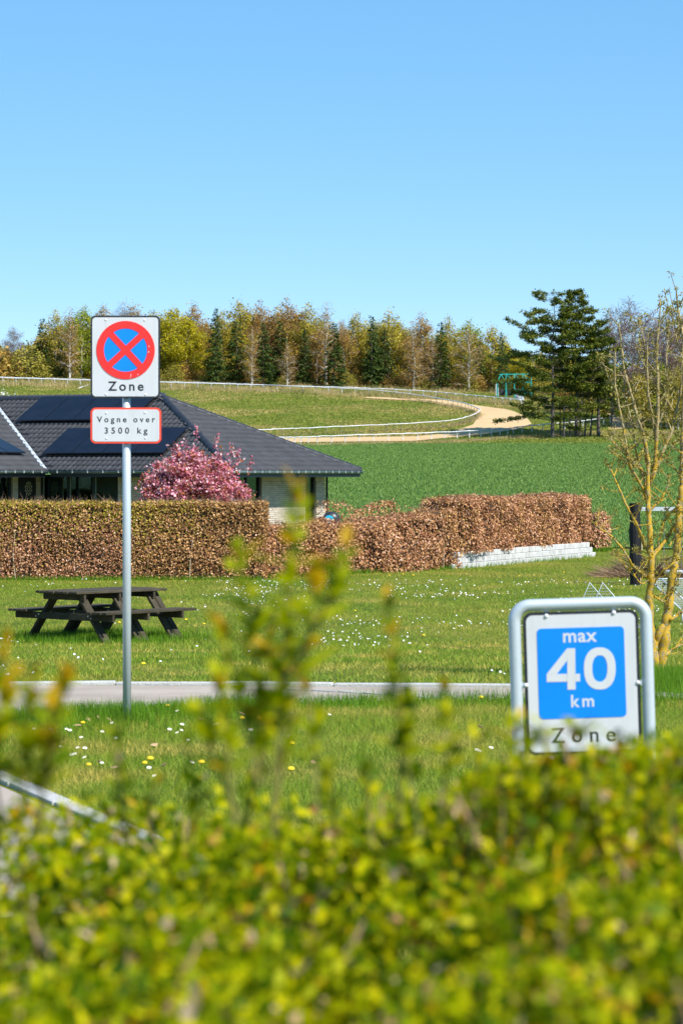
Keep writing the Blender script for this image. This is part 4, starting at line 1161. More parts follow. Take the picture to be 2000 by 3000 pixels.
# bare birches and leafing trees at the right, behind the lichened tree
RIGHT = [(1795, 900, 'bare birch', 1.1, 430), (1850, 872, 'bare birch', 1.25, 418), (1905, 905, 'bare birch', 1.1, 424), (1950, 900, 'bare birch', 1.0, 415), (1990, 912, 'brown birch', 1.0, 428), (2050, 900, 'bare birch', 1.1, 420), (1868, 1085, 'olive birch', 1.3, 412), (1935, 1060, 'green birch', 1.3, 414), (1985, 1070, 'olive birch', 1.2, 411), (2060, 1050, 'olive birch', 1.2, 416)]
for i, (px, top, kind, wd, d_) in enumerate(RIGHT):
    x = X(px, d_); z = tz(x, d_)
    lab = '%s birch at the right behind the lichened tree, %s' % (ORD[i], 'tall, bare, with purplish twigs' if kind == 'bare birch' else 'leafing ' + DESC[kind].split(' ')[0])
    plant('birch_tree', kind, i, (x, d_, z - .1), EYE + (HY - top) / F * d_ - z, lab, 'tree', 'birches at the right', wd)
for i in range(34):
    px = 1745 + i * 12; d_ = 446 + random.uniform(-6, 26); x = X(px, d_); z = tz(x, d_)
    plant('bush', random.choice(['olive bush', 'brown bush', 'olive bush']), i, (x, d_, z - .1), random.uniform(4.0, 8.5), 'dense thicket bush behind the birches at the right', 'bush', 'thicket behind the right birches', 1.0)

# tall conifers
def conifer(seed, H, nb, first, reach, mat, clump, label, loc, flat=.2, left_bias=0.0, trunk_r=.28):
    r = np.random.default_rng(seed)
    root = thing('conifer_tree', label, 'tree', loc)
    tr = [Vector((r.normal(0, .012 * H) * (i / 10), r.normal(0, .012 * H) * (i / 10), H * i / 10)) for i in range(11)]
    b = MB(); b.tube(tr, [trunk_r * (1 - .93 * i / 10) + .01 for i in range(11)], 8)
    C, Dn = [], []
    for k in range(nb):
        t = first + (1 - first) * (k + r.uniform(0, 1)) / nb; f = min(t * 10, 9.99); i = int(f); p = tr[i].lerp(tr[i + 1], f - i)
        az = k * 2.4 + r.uniform(-.6, .6); L = reach(t) * r.uniform(.4, 1.25)
        if left_bias and math.cos(az) < -.2: L *= 1 + left_bias * r.uniform(.3, 1)
        rise = r.normal(.05, .12) + .45 * max(0, t - .75)
        q = p.copy(); pts = [q.copy()]
        dv = Vector((math.cos(az), math.sin(az), rise))
        for s in range(5):
            dv.z += r.normal(-.03 + .03 * s, .07); q = q + dv * (L / 5) + Vector((r.normal(0, .06 * L), r.normal(0, .06 * L), 0)) * .5; pts.append(q.copy())
        b.tube(pts, [max(.07 * (1 - t * .6) * (1 - .8 * s / 5), .012) for s in range(6)], 4, False)
        A = np.array([tuple(v) for v in pts]); m = int(clump * L)
        s = r.uniform(.3, 1.0, m) ** .8 * 5; j = np.minimum(s.astype(int), 4); fr = (s - j)[:, None]
        c = A[j] + (A[j + 1] - A[j]) * fr
        # side twigs: flat sprays of clumps
        sidev = np.array([-math.sin(az), math.cos(az), 0]); sp_ = r.normal(0, 1, (m, 1)) * (.10 + .17 * L * (1 - s / 5.5)[:, None])
        c = c + sidev * sp_ + r.normal(0, flat, (m, 3)) * np.array([1, 1, .75]) + np.array([0, 0, .05])
        # clump gaps
        g = vnoise(c[:, 0] * 1.1 + k, c[:, 1] * 1.1 + c[:, 2], seed); c = c[g > .30]
        C.append(c); Dn.append(np.tile(np.array([math.cos(az), math.sin(az), .15]), (len(c), 1)))
    me = b.mesh('trunk'); new_ob('trunk', me, 'bark_grey', root)
    C = np.concatenate(C); n = len(C); D = unit(np.concatenate(Dn) + r.normal(0, .6, (n, 3))); N = r.normal(0, .5, (n, 3)); N[:, 2] += 1
    L = .40 * r.uniform(.5, 1.25, n); V, Fc = leaf_quads(C, D, unit(N), L, L * .45, .1)
    new_ob('crown', mesh_np('crown', V, Fc), mat, root)
    return root
def con_at(px, d_, top): x = X(px, d_); z = tz(x, d_); return (x, d_, z - .05), EYE + (HY - top) / F * d_ - z
loc, h = con_at(1618, 391, 858); conifer(301, h, 92, .10, lambda t: 7.4 * (1 - t) ** .5 * (0.6 + .4 * min(1, t * 2.2)) + .5, 'pine', 100, 'tall dark conifer with long level branches, left of the pair by the field', loc, left_bias=.7)
loc, h = con_at(1688, 394, 852); conifer(302, h, 120, .30, lambda t: 7.2 * (1 - t) ** .5 + .6, 'pine', 125, 'tall dense dark conifer, right of the pair by the field', loc)
loc, h = con_at(1752, 397, 940); conifer(303, h, 76, .32, lambda t: 5.6 * (1 - t) ** .5 + .4, 'pine', 120, 'shorter dark conifer right beside the tall pair', loc)
loc, h = con_at(1790, 392, 1090); conifer(304, h, 34, .30, lambda t: 3.8 * (1 - t) ** .5 + .4, 'pine', 90, 'small ragged conifer with dead lower branches right of the group', loc, trunk_r=.14)
for i, (px, top, ln) in enumerate([(1650, 1080, .02), (1668, 1100, -.03), (1698, 1090, .05), (1712, 1070, .12), (1728, 1110, .15), (1640, 1130, -.04)]):
    x = X(px, 391 + i); z = tz(x, 391 + i); h = EYE + (HY - top) / F * 391 - z
    tr, rad, limbs = limb_tree(400 + i, h, .15, 22, .08, lambda t: 2.1 * (1 - .4 * t), .05, .1, 3, lean=ln, kink=.02)
    root = thing('dead_tree', '%s of the thin dead-branched trunks under the tall conifers' % ORD[i], 'tree', (x, 391 + i, z - .05), 0, 'dead trunks under the conifers')
    new_ob('trunk', skeleton_mesh('trunk', tr, rad, limbs), 'bark_grey', root)

# pink blossoming tree
pk = on(X(570, 68), 68); s68 = F / 68
def blossom_tree():
    root = thing('blossom_tree', 'round pink blossoming ornamental cherry in front of the house', 'tree', pk)
    r = np.random.default_rng(5); b = MB(); C = []
    topz = P(0, 1262, 68).z - pk.z; wid = 180 / s68
    for k in range(76):
        az = k * 2.4 + r.uniform(-.4, .4); el = r.uniform(.12, 1.45); L = 1.0
        ce = math.cos(el) ** .5; tip = Vector((math.cos(az) * ce * wid * r.uniform(.7, 1.0), math.sin(az) * ce * wid * .85, 1.0 + (topz - 1.4) * math.sin(el) * r.uniform(.72, 1.0)))
        st = Vector((0, 0, .9 + r.uniform(0, .5))); mid = st.lerp(tip, .5) + Vector((r.normal(0, .1), r.normal(0, .1), .12))
        q2 = mid.lerp(tip, .55) + Vector((r.normal(0, .06), r.normal(0, .06), .05))
        b.tube([st, mid, q2, tip], [.035, .02, .012, .005], 5, False)
        for m, (A, B, w) in enumerate(((st, mid, 50), (mid, q2, 130), (q2, tip, 160))):
            t = r.uniform(.25 if m == 0 else 0, 1, (w, 1)); C.append(np.array(A) + (np.array(B) - np.array(A)) * t + r.normal(0, .085, (w, 3)))
        for q in range(7):
            p0_ = mid.lerp(tip, r.uniform(0, 1)); dd = Vector((r.normal(0, 1), r.normal(0, 1), r.normal(.3, .8))).normalized() * r.uniform(.18, .42)
            b.tube([p0_, p0_ + dd], [.008, .003], 3, False); t = r.uniform(.1, 1, (20, 1)); C.append(np.array(p0_) + np.array(dd) * t + r.normal(0, .045, (20, 3)))
    for dx, dz in ((-.25, .0), (.05, .32), (.55, .18), (1.0, .05), (1.18, .0), (1.42, -.2)):     # long upright shoots
        p0_ = Vector((dx, r.normal(0, .3), topz - .55 + dz - .25 * abs(dx))); p1_ = p0_ + Vector((r.normal(.05, .06), 0, .42)); b.tube([p0_, p1_], [.008, .003], 3, False)
        t = r.uniform(0, 1, (36, 1)); C.append(np.array(p0_) + np.array(p1_ - p0_) * t + r.normal(0, .035, (36, 3)))
    b.tube([(0, 0, -.05), (.02, .01, .6), (0, 0, 1.4)], [.09, .075, .05], 8)
    new_ob('trunk', b.mesh('trunk'), 'bark_brown', root)
    C = np.concatenate(C); new_ob('crown', crown_mesh('crown', C, .075, 17, .0, (.55, .9)), 'blossom_pink', root)
blossom_tree()
def small_shrub(name, label, px, py_top, py_base, d_, wid, mat, n, size, seed, gz=None):
    g = on(X(px, d_), d_); r = np.random.default_rng(seed); h = P(px, py_top, d_).z - g.z
    root = thing(name, label, 'shrub', g)
    b = MB(); C = []
    for k in range(36):
        az = r.uniform(0, 6.28); q = r.uniform(0, 1) ** .5
        tip = Vector((math.cos(az) * wid * q, math.sin(az) * wid * q * .7, h * (1 - .35 * q * q) * r.uniform(.75, 1)))
        b.tube([(0, 0, -.03), tip * .5 + Vector((0, 0, .15 * h)), tip], [.03, .018, .006], 4, False)
        t = r.uniform(.3, 1, (n // 36, 1)); A = np.array(tip) * .5 + np.array([0, 0, .15 * h]); C.append(A + (np.array(tip) - A) * t + r.normal(0, size * 1.4, (n // 36, 3)))
    new_ob('stem', b.mesh('stem'), 'bark_brown', root)
    new_ob('crown', crown_mesh('crown', np.concatenate(C), size, seed), mat, root); return root
small_shrub('blossom_shrub', 'white blossoming tree behind the left end of the roof', 8, 1112, 0, 128, 1.35, 'blossom_white', 5200, .13, 61)
small_shrub('yellow_shrub', 'small yellow-leaved shrub by the house windows behind the hedge', 745, 1436, 0, 66, .35, 'yellow_shrub', 900, .06, 62)

# mound of cut brown twigs at the right
g0 = G(1905, 1690); r = np.random.default_rng(9)
tm_ = thing('twig_shrub', 'low sprawling mound of bare brown twigs behind the black post', 'shrub', g0)
n = 2600; a = r.uniform(0, 6.28, n); q = r.uniform(0, 1, n) ** .5; bx_ = np.stack([np.cos(a) * q * .9, np.sin(a) * q * .6, np.zeros(n)], 1)
D = np.stack([np.cos(a) * (.3 + q * 1.6), np.sin(a) * (.3 + q), r.uniform(.12, .7, n) * (1.25 - q)], 1); D = unit(D + r.normal(0, .2, (n, 3)))
V, Fc = leaf_quads(bx_, D, rand_dirs(n, r), r.uniform(.3, .95, n), np.full(n, .012)); tag(new_ob('twigs', mesh_np('twigs', V, Fc), 'twig_brown', tm_), kind='stuff')
b = MB()
for i in range(9): a = r.uniform(0, 6.28); b.tube([(0, 0, -.03), (.5 * math.cos(a), .3 * math.sin(a), .4), (1.0 * math.cos(a), .6 * math.sin(a), .55)], [.03, .02, .006], 5)
b.build('stem', 'twig_brown', tm_)

# ------------------------------------------------------------------ lichen-covered young tree at the right
TD = 24.6
LIM = [([(1925, 2000), (1928, 1985), (1938, 1921), (1948, 1864), (1950, 1817), (1959, 1766), (1966, 1698), (1977, 1647), (1983, 1590), (1987, 1531), (1990, 1483), (1995, 1430), (1996, 1394), (1998, 1305), (2000, 1215), (2003, 1110), (2006, 1000), (2008, 930)], 17, 4, 0.0),
       ([(1920, 2000), (1911, 1905), (1903, 1860), (1902, 1796), (1901, 1742), (1905, 1683), (1905, 1638), (1902, 1579), (1902, 1543), (1898, 1498), (1898, 1468), (1896, 1418), (1898, 1368), (1899, 1340)], 15, 4, -.18),
       ([(1951, 1815), (1933, 1850), (1916, 1895), (1911, 1930)], 10, 10, -.02),
       ([(1898, 1375), (1896, 1356), (1889, 1305), (1876, 1254), (1863, 1218), (1850, 1164), (1835, 1113), (1825, 1070), (1818, 998), (1811, 945)], 8.5, 2.5, -.22),
       ([(1899, 1420), (1914, 1381), (1919, 1325), (1922, 1279), (1926, 1177), (1924, 1075), (1922, 1037), (1927, 960), (1933, 875)], 9.5, 2.5, -.10),
       ([(1920, 1300), (1907, 1213), (1896, 1139), (1894, 1062), (1898, 968)], 5.5, 2, -.25), ([(1893, 1080), (1889, 1024), (1882, 978), (1876, 927)], 3.6, 1.6, -.28),
       ([(1912, 1390), (1922, 1368), (1942, 1317), (1965, 1266), (1978, 1203), (1993, 1139), (1997, 1050), (1999, 985)], 8, 3, .12), ([(2000, 983), (1990, 930), (1982, 880), (1978, 845)], 5, 2.5, .2), ([(2000, 985), (1985, 950), (1978, 900)], 2.6, 1.4, .22),
       ([(1904, 1625), (1890, 1602), (1876, 1567), (1861, 1531), (1843, 1498), (1822, 1454), (1801, 1406), (1784, 1363)], 7, 2, -.4),
       ([(1905, 1700), (1878, 1680), (1855, 1659), (1828, 1617), (1789, 1570), (1762, 1552), (1739, 1531)], 5.5, 2, -.5),
       ([(1898, 1445), (1889, 1414), (1863, 1330), (1853, 1266), (1838, 1190), (1825, 1136)], 5, 1.8, -.05),
       ([(1899, 1485), (1885, 1440), (1868, 1407), (1845, 1368), (1835, 1330), (1831, 1292), (1822, 1241), (1810, 1177), (1801, 1113), (1801, 1024)], 6.5, 2, -.33),
       ([(1905, 1640), (1917, 1620), (1947, 1584), (1968, 1549), (1986, 1519), (2010, 1490)], 8, 5, .15), ([(1944, 1924), (1968, 1903), (1998, 1888)], 6, 3, .05), ([(1962, 1817), (1998, 1793), (2020, 1780)], 5, 2, .1), ([(1905, 1720), (1935, 1680), (1965, 1655), (1990, 1635)], 4.5, 2, -.1),
       ([(1896, 1500), (1920, 1480), (1940, 1455), (1955, 1420), (1960, 1395)], 5, 2, .05), ([(1923, 1250), (1943, 1200), (1952, 1150), (1950, 1050), (1955, 990), (1958, 950)], 4, 1.6, .05), ([(1966, 1262), (1952, 1215), (1945, 1130), (1948, 1085)], 3.5, 1.5, .1),
       ([(1835, 1335), (1815, 1318), (1800, 1300), (1783, 1280)], 3, 1.5, -.4), ([(1845, 1370), (1820, 1340), (1796, 1315)], 3, 1.5, -.42), ([(1895, 1395), (1870, 1368), (1840, 1355), (1822, 1365)], 3, 1.5, -.3), ([(1990, 1480), (1965, 1500), (1948, 1520), (1935, 1560), (1925, 1600)], 5, 3, .1), ([(1972, 1203), (1950, 1170), (1930, 1155)], 3, 1.3, .1), ([(1926, 1180), (1940, 1165), (1955, 1130), (1958, 1095)], 3, 1.4, 0.0), ([(1905, 1690), (1880, 1710), (1860, 1690), (1845, 1665)], 3, 1.5, -.3), ([(1903, 1740), (1935, 1760), (1955, 1772)], 4, 3, 0), ([(1960, 1600), (1975, 1560), (1955, 1520), (1950, 1490)], 3, 1.4, .2), ([(1848, 1165), (1828, 1165), (1808, 1155), (1797, 1095)], 2.6, 1.2, -.2), ([(1851, 1160), (1858, 1150), (1855, 1100)], 2.2, 1.2, -.15), ([(2002, 1060), (1985, 1010), (1975, 960), (1966, 905)], 3.0, 1.4, .2), ([(1996, 1400), (1975, 1375), (1955, 1360)], 3, 1.4, .1), ([(2000, 1330), (1975, 1310), (1950, 1290)], 3, 1.4, .1)]
lt = thing('young_tree', 'young ash tree with bare shoots and yellow lichen on grey stems', 'tree', on(X(1922, TD), TD))
lt0 = lt.location.copy(); r = np.random.default_rng(44)
buds = []
for i, (pp, ra, rb_, off) in enumerate(LIM):
    pts = smooth_poly(pp, 4); n_ = len(pts); P3 = []
    for k, q in enumerate(pts):
        t = k / (n_ - 1); P3.append(P(q[0], q[1], TD + off * min(1, t * 2.2) + (.05 if i < 3 else .0) + r.normal(0, .008)) + Vector((r.normal(0, .003), 0, 0)) - lt0)
    s = TD / F
    b = MB(); b.tube(P3, [max((ra + (rb_ - ra) * k / (n_ - 1)) * (1.0 if i < 3 else .82) * s * r.uniform(.84, 1.16), .0035) for k in range(n_)], 8)
    b.build('trunk' if i < 2 else 'branch', 'lichen_bark', lt, True)
    # side twigs with buds
    if i >= 3:
        for k in range(1, n_, 2):
            sg = r.choice([-1, 1]); d_ = Vector((sg * r.uniform(.03, .17), r.normal(0, .09), r.uniform(.02, .16)))
            if r.uniform() < .8: b = MB(); b.tube([P3[k], P3[k] + d_ * .5 + Vector((0, 0, -.004)), P3[k] + d_], [.005, .0042, .0032], 5); b.build('twig', 'lichen_bark', lt); buds.append(P3[k] + d_)
            else: buds.append(P3[k])
        buds.append(P3[-1])
        for q in range(1):                                    # longer fine side shoots
            k = int(r.uniform(.15, .95) * (n_ - 1)); sg = r.choice([-1, 1]); p_ = P3[k]; pts_ = [p_]; dv_ = Vector((sg * r.uniform(.4, 1), r.normal(0, .5), r.uniform(.1, .6)))
            for s2 in range(4):
                dv_ = (dv_ + Vector((0, 0, .35))).normalized(); p_ = p_ + dv_ * r.uniform(.05, .11); pts_.append(p_); buds.append(p_ + Vector((r.normal(0, .01), 0, 0)))
            b = MB(); b.tube(pts_, [.0065, .0055, .005, .004, .003], 6); b.build('twig', 'lichen_bark', lt)
C = np.concatenate([np.array(q) + r.normal(0, .016, (16, 3)) for q in buds]); D = rand_dirs(len(C), r); D[:, 2] += .6
V, Fc = leaf_quads(C, unit(D), rand_dirs(len(C), r), .034 * r.uniform(.5, 1.2, len(C)), .015, .1); tag(new_ob('buds', mesh_np('buds', V, Fc), 'bud', lt), kind='stuff')

# ------------------------------------------------------------------ signs
def rrect(w, h, r, seg=6, cx=0, cz=0):
    out = []
    for sx, sz, a0 in ((1, 1, 0), (-1, 1, 90), (-1, -1, 180), (1, -1, 270)):
        for k in range(seg + 1):
            a = R(a0 + 90 * k / seg); out.append((cx + sx * (w / 2 - r) + r * math.cos(a), cz + sz * (h / 2 - r) + r * math.sin(a)))
    return out
def plate(name, poly, y0, y1, mat, parent):
    b = MB(); b.prism(poly, y0, y1); return b.build(name, mat, parent)
def text_mesh(txt, cap, width, bold=0.0):
    """flat lettering: cap height and total width in metres, in the x-z plane, centred on x, baseline z=0"""
    def make(sp):
        c = bpy.data.curves.new('lettering', 'FONT'); c.body = txt; c.size = 1.0; c.space_character = sp; c.offset = bold; c.resolution_u = 6; c.extrude = 0.004
        o = bpy.data.objects.new('lettering', c); COL.objects.link(o)
        dg = bpy.context.evaluated_depsgraph_get(); me = bpy.data.meshes.new_from_object(o.evaluated_get(dg)); bpy.data.objects.remove(o); bpy.data.curves.remove(c)
        v = np.empty(len(me.vertices) * 3); me.vertices.foreach_get('co', v); return me, v.reshape(-1, 3)
    hm, hv = make(1.0) if any(ch in 'Z0123456789Vkl' for ch in txt) else (None, None)
    me, v1 = make(1.0); _, v2 = make(1.4)
    ref, rv = None, None
    c = bpy.data.curves.new('ref', 'FONT'); c.body = 'Z'; c.size = 1.0; c.offset = bold
    o = bpy.data.objects.new('ref', c); COL.objects.link(o); dg = bpy.context.evaluated_depsgraph_get(); rm = bpy.data.meshes.new_from_object(o.evaluated_get(dg)); bpy.data.objects.remove(o)
    capu = max(v.co.y for v in rm.vertices) - min(v.co.y for v in rm.vertices); z0 = min(v.co.y for v in rm.vertices)
    sc = cap / capu; w1, w2 = np.ptp(v1[:, 0]) * sc, np.ptp(v2[:, 0]) * sc
    sp = 1.0 + (width - w1) / max((w2 - w1) / 0.4, 1e-6)
    me, v = make(min(max(sp, .8), 2.6))
    v = v * sc; v[:, 1] -= z0 * sc
    wn_ = np.ptp(v[:, 0]); fx_ = width / wn_ if abs(width / wn_ - 1) < .25 else 1.0
    v[:, 0] = (v[:, 0] - v[:, 0].min() - wn_ / 2) * fx_
    out = np.stack([v[:, 0], -v[:, 2] * 0.15 / sc * 1.0, v[:, 1]], 1)
    me.vertices.foreach_set('co', out.astype(np.float32).ravel()); me.update(); me.materials.clear()
    return me
def lettering(txt, cap, width, x, y, z, mat, parent, bold=0.0):
    me = text_mesh(txt, cap, width, bold); me.materials.append(M(mat)); o = new_ob('lettering', me, parent=parent); o.location = (x, y, z); return o
def ring(r0, r1, y0, y1, seg=64, cx=0, cz=0):
    b = MB(); vs = []
    for k in range(seg):
        a = 2 * math.pi * k / seg
        for r_, y in ((r0, y0), (r1, y0), (r1, y1), (r0, y1)): vs.append((cx + r_ * math.cos(a), y, cz + r_ * math.sin(a)))
    fs = []
    for k in range(seg):
        j = (k + 1) % seg
        for q in range(4): fs.append((k * 4 + q, j * 4 + q, j * 4 + (q + 1) % 4, k * 4 + (q + 1) % 4))
    b.add(vs, fs); return b
def rivets(pts, y, parent, r_=0.0085):
    bm = bmesh.new(); bmesh.ops.create_uvsphere(bm, u_segments=10, v_segments=6, radius=r_)
    for v in bm.verts: v.co.y *= .55
    me = bpy.data.meshes.new('rivet'); bm.to_mesh(me); bm.free(); me.materials.append(M('rivet')); me.polygons.foreach_set('use_smooth', np.ones(len(me.polygons), bool))
    for x, z in pts: o = new_ob('rivet', me, parent=parent); o.location = (x, y, z)
ZD = 18.75; S4 = 1 / 400.0
zp = on(X(371, ZD), ZD)
zs = thing('traffic_sign', 'tall grey post with no-stopping zone sign and lorry weight plate', 'road sign', zp)
zof = lambda py: P(0, py, ZD).z - zp.z
b = MB(); b.tube([(0.004, 0, -.3), (0.002, 0, 1.5), (-.002, 0, zof(955))], 0.0305, 20); b.build('post', 'galvanised', zs, True)
cz = zof(1046.5); x0 = (369.3 - 371) * S4
pan = plate('sign_panel', rrect(.506, .602, .035, 8, x0, cz), -.050, -.040, 'sign_black', zs)
plate('face', rrect(.481, .577, .026, 8, x0, cz), -.0525, -.0495, 'sign_white', pan)
cx, ccz = (370.3 - 371) * S4, zof(1026.7)
n_ = 64; disc = [(cx + .165 * math.cos(2 * math.pi * k / n_), ccz + .165 * math.sin(2 * math.pi * k / n_)) for k in range(n_)]
plate('blue_disc', disc, -.0540, -.0520, 'sign_blue', pan)
o = ring(.158, .213, -.0565, -.0520, 72, cx, ccz).build('red_ring', 'sign_red', pan)
for sg in (1, -1):
    b = MB(); b.box((0, 0, 0), (.335, .0035 + (.0006 if sg > 0 else 0), .047)); o = b.build('red_bar', 'sign_red', pan); o.location = (cx, -.0546, ccz); o.rotation_euler = (0, R(45 * sg + 2.3), 0)
lettering('Zone', 27.5 * S4, 104 * S4, (370.7 - 371) * S4, -.0527, zof(1145.6), 'sign_black', pan, 0.02)
rivets([((200 + a / 4.356 - 371) * S4, zof(900 + c / 4.356)) for a, c in ((490, 166), (983, 170), (493, 1115), (992, 1116))], -.053, pan)
for a_, c_, l_, w_2 in ((1035, 575, 14, 12), (1040, 505, 30, 5), (898, 862, 8, 13), (808, 880, 50, 5), (406, 402, 6, 14)):      # chips in the red film
    b = MB(); b.box((0, 0, 0), (w_2 / 4.356 * S4, .0012, l_ / 4.356 * S4)); o = b.build('film_chip', 'sign_white', pan); o.location = ((200 + a_ / 4.356 - 371) * S4, -.0566, zof(900 + c_ / 4.356)); o.rotation_euler = (0, random.uniform(-.3, .3), 0)
cz2 = zof(1247)
pan2 = plate('weight_plate', rrect(.516, .262, .038, 8, 0, cz2), -.050, -.040, 'sign_orange', zs)
plate('face', rrect(.488, .234, .026, 8, 0, cz2), -.0525, -.0495, 'sign_white', pan2)
lettering('Vogne over', 17.2 * S4, 170 * S4, (371.4 - 371) * S4, -.0527, zof(1237.5), 'sign_black', pan2, 0.018)
lettering('3500 kg', 18.0 * S4, 125 * S4, (371.4 - 371) * S4, -.0527, zof(1270.8), 'sign_black', pan2, 0.018)
rivets([((200 + a / 4.356 - 371) * S4, zof(900 + c / 4.356)) for a, c in ((496, 1353), (988, 1348), (500, 1676), (994, 1671))], -.053, pan2)
for z in (zof(990), zof(1120), zof(1247)):
    b = MB(); b.tube([(0, 0, z - .014), (0, 0, z + .014)], .036, 16); b.box((0, -.038, z), (.09, .012, .028)); b.build('clamp', 'galvanised', zs)

SD = 10.72; S7 = SD / F
sx = on(X(1712, SD), SD)
ss = thing('traffic_sign', 'low tubular frame with blue and white max 40 km zone sign', 'road sign', sx)
cz0 = P(0, 2000, SD).z - sx.z
tilt = thing('x', None, None); bpy.data.objects.remove(tilt)
def L7(px, py):
    """photo pixel -> frame coordinates (x,z) with the frame's lean taken out"""
    dx, dz = (px - 1704) * S7, (2000 - py) * S7; a = R(1.75); return dx * math.cos(a) + dz * math.sin(a), -dx * math.sin(a) + dz * math.cos(a)
leanM = Matrix.Rotation(R(-1.75), 4, 'Y'); anch = Vector(((1704 - 1712) * S7, 0, cz0))
def put(o): o.matrix_local = Matrix.Translation(anch) @ leanM; return o
hw = (1892 - 1507) / 2 * S7; tx = L7(1700, 1769)[1]; rb_ = .066; bot = -(cz0 + .35)
pts = [(-hw, 0, bot), (-hw, 0, -.3), (-hw, 0, tx - rb_)] + [(-hw + rb_ - rb_ * math.cos(R(a)), 0, tx - rb_ + rb_ * math.sin(R(a))) for a in range(10, 91, 10)] + [(0, 0, tx)] + [(hw - rb_ + rb_ * math.sin(R(a)), 0, tx - rb_ + rb_ * math.cos(R(a))) for a in range(0, 91, 10)] + [(hw, 0, -.3), (hw, 0, bot)]
b = MB(); b.tube(pts, .0255, 20); put(b.build('tube_frame', 'galvanised', ss, True))
zc_ = L7(1715, 2229)[1]; b = MB(); b.tube([(-hw, 0, zc_), (hw, 0, zc_)], .009, 10); put(b.build('crossbar', 'galvanised', ss, True))
pan = put(plate('sign_panel', rrect(.482, .598, .038, 8, 0, .002), -.012, -.004, 'sign_black', ss))
plate('face', rrect(.456, .572, .028, 8, 0, .002), -.0145, -.0115, 'sign_white', pan)
bx_, bz_ = L7(1701.6, 1969.8)
plate('blue_field', rrect(.364, .378, .018, 6, bx_, bz_), -.0165, -.0140, 'sign_blue', pan)
xx, zz = L7(1697, 1880.5); lettering('max', .0575, .142, xx, -.0167, zz, 'sign_white', pan, .02)
q7 = lambda a, c: L7(1400 + a / 2.613, 1700 + c / 2.613)
b = MB()                                                     # the figure 4: stem, bar and diagonal; then the 0
for poly in ([(676, 520), (738, 518), (741, 834), (679, 836)], [(520, 716), (676, 714), (677, 774), (521, 777)], [(739, 714), (775, 713), (776, 771), (740, 773)], [(520, 717), (676, 519), (676, 612), (598, 716)]):
    b.prism([q7(*p) for p in poly][::-1], -.0180, -.0163)
N0 = 48; vs = []
for k in range(N0):
    t = 2 * math.pi * k / N0; ct, st_ = math.cos(t), math.sin(t); se = lambda v: math.copysign(abs(v) ** .86, v)
    for rx, ry, y in ((121, 161, -.0163), (121, 161, -.0180), (58, 101, -.0180), (58, 101, -.0163)): u_, w2 = q7(926 + rx * se(ct), 673 - ry * se(st_)); vs.append((u_, y, w2))
b.add(vs, [(k * 4 + q, ((k + 1) % N0) * 4 + q, ((k + 1) % N0) * 4 + q + 1, k * 4 + q + 1) for k in range(N0) for q in range(3)])
b.build('lettering', 'sign_white', pan)
xx, zz = L7(1704.5, 2070); lettering('km', 36 * S7, .0957, xx, -.0167, zz, 'sign_white', pan, .02)
xx, zz = L7(1707, 2173); lettering('Zone', 44 * S7, .268, xx, -.0147, zz, 'sign_black', pan, .008)
for px_, py_ in ((1539, 2007), (1866, 1999), (1598, 1804), (1795, 1794), (1615, 2226), (1795, 2222)):
    xx, zz = L7(px_, py_); 
    b = MB()
    if py_ > 1950 and py_ < 2100: b.box((xx + (.014 if xx > 0 else -.014), -.006, zz), (.05, .008, .022))
    else: b.box((xx, -.006, zz + (.012 if py_ < 1900 else .012)), (.022, .008, .05 if py_ < 1900 else .03))
    put(b.build('bracket', 'galvanised', ss))
    bm = bmesh.new(); bmesh.ops.create_uvsphere(bm, u_segments=10, v_segments=6, radius=.0095); me = bpy.data.meshes.new('bolt'); bm.to_mesh(me); bm.free()
    o = new_ob('bolt', me, 'rivet', pan, True); o.location = (xx, -.014, zz)

# ------------------------------------------------------------------ picnic table
TH = R(40); tc = on(X(300, 38.0), 38.0)
pt = thing('picnic_table', 'weathered wooden picnic table with attached benches on the lawn', 'picnic table', tc, -TH)
def wood(name, p0, p1, w, h, up=(0, 0, 1)):
    b = MB(); b.beam(p0, p1, w, h, up); me = bevel_mesh(b.mesh(name), .004, 1); return new_ob(name, me, 'old_wood', pt)
LT = 1.88
for k in range(9):
    x = -.40 + k * .10; e = random.uniform(-.012, .012)
    wood('table_plank', (x, -LT / 2 + e, .725 + random.uniform(-.003, .003)), (x, LT / 2 + e, .725 + random.uniform(-.003, .003)), .088, .035)
for s in (-1, 1):
    for k in range(4):
        x = s * (.68 + k * .10); e = random.uniform(-.012, .012)
        wood('seat_plank', (x, -LT / 2 + e, .445), (x, LT / 2 + e, .445), .088, .035)
for j, y in enumerate((-.72, 0.0, .72)):
    offs = (0.0,) if j == 0 else (-.035, .06)
    for s in (-1, 1):
        for q in offs:
            yy = y + q + (.0 if s > 0 else .048)
            wood('leg', (s * .88, yy, -.06), (s * .27, yy, .70), .045, .145, (0, 1, 0))
    wood('crossbar', (-.43, y - .05, .66), (.43, y - .05, .66), .045, .09)
    wood('seat_bearer', (-1.02, y - .055, .375), (1.02, y - .055, .375), .045, .10)
    for s in (-1, 1):
        for dx in (-.03, .03):
            b = MB(); xx = s * (.545 + dx); b.tube([(xx, y - .082, .375 - dx * .5), (xx, y - .07, .375 - dx * .5)], .014, 8); b.build('bolt', 'bolt', pt)

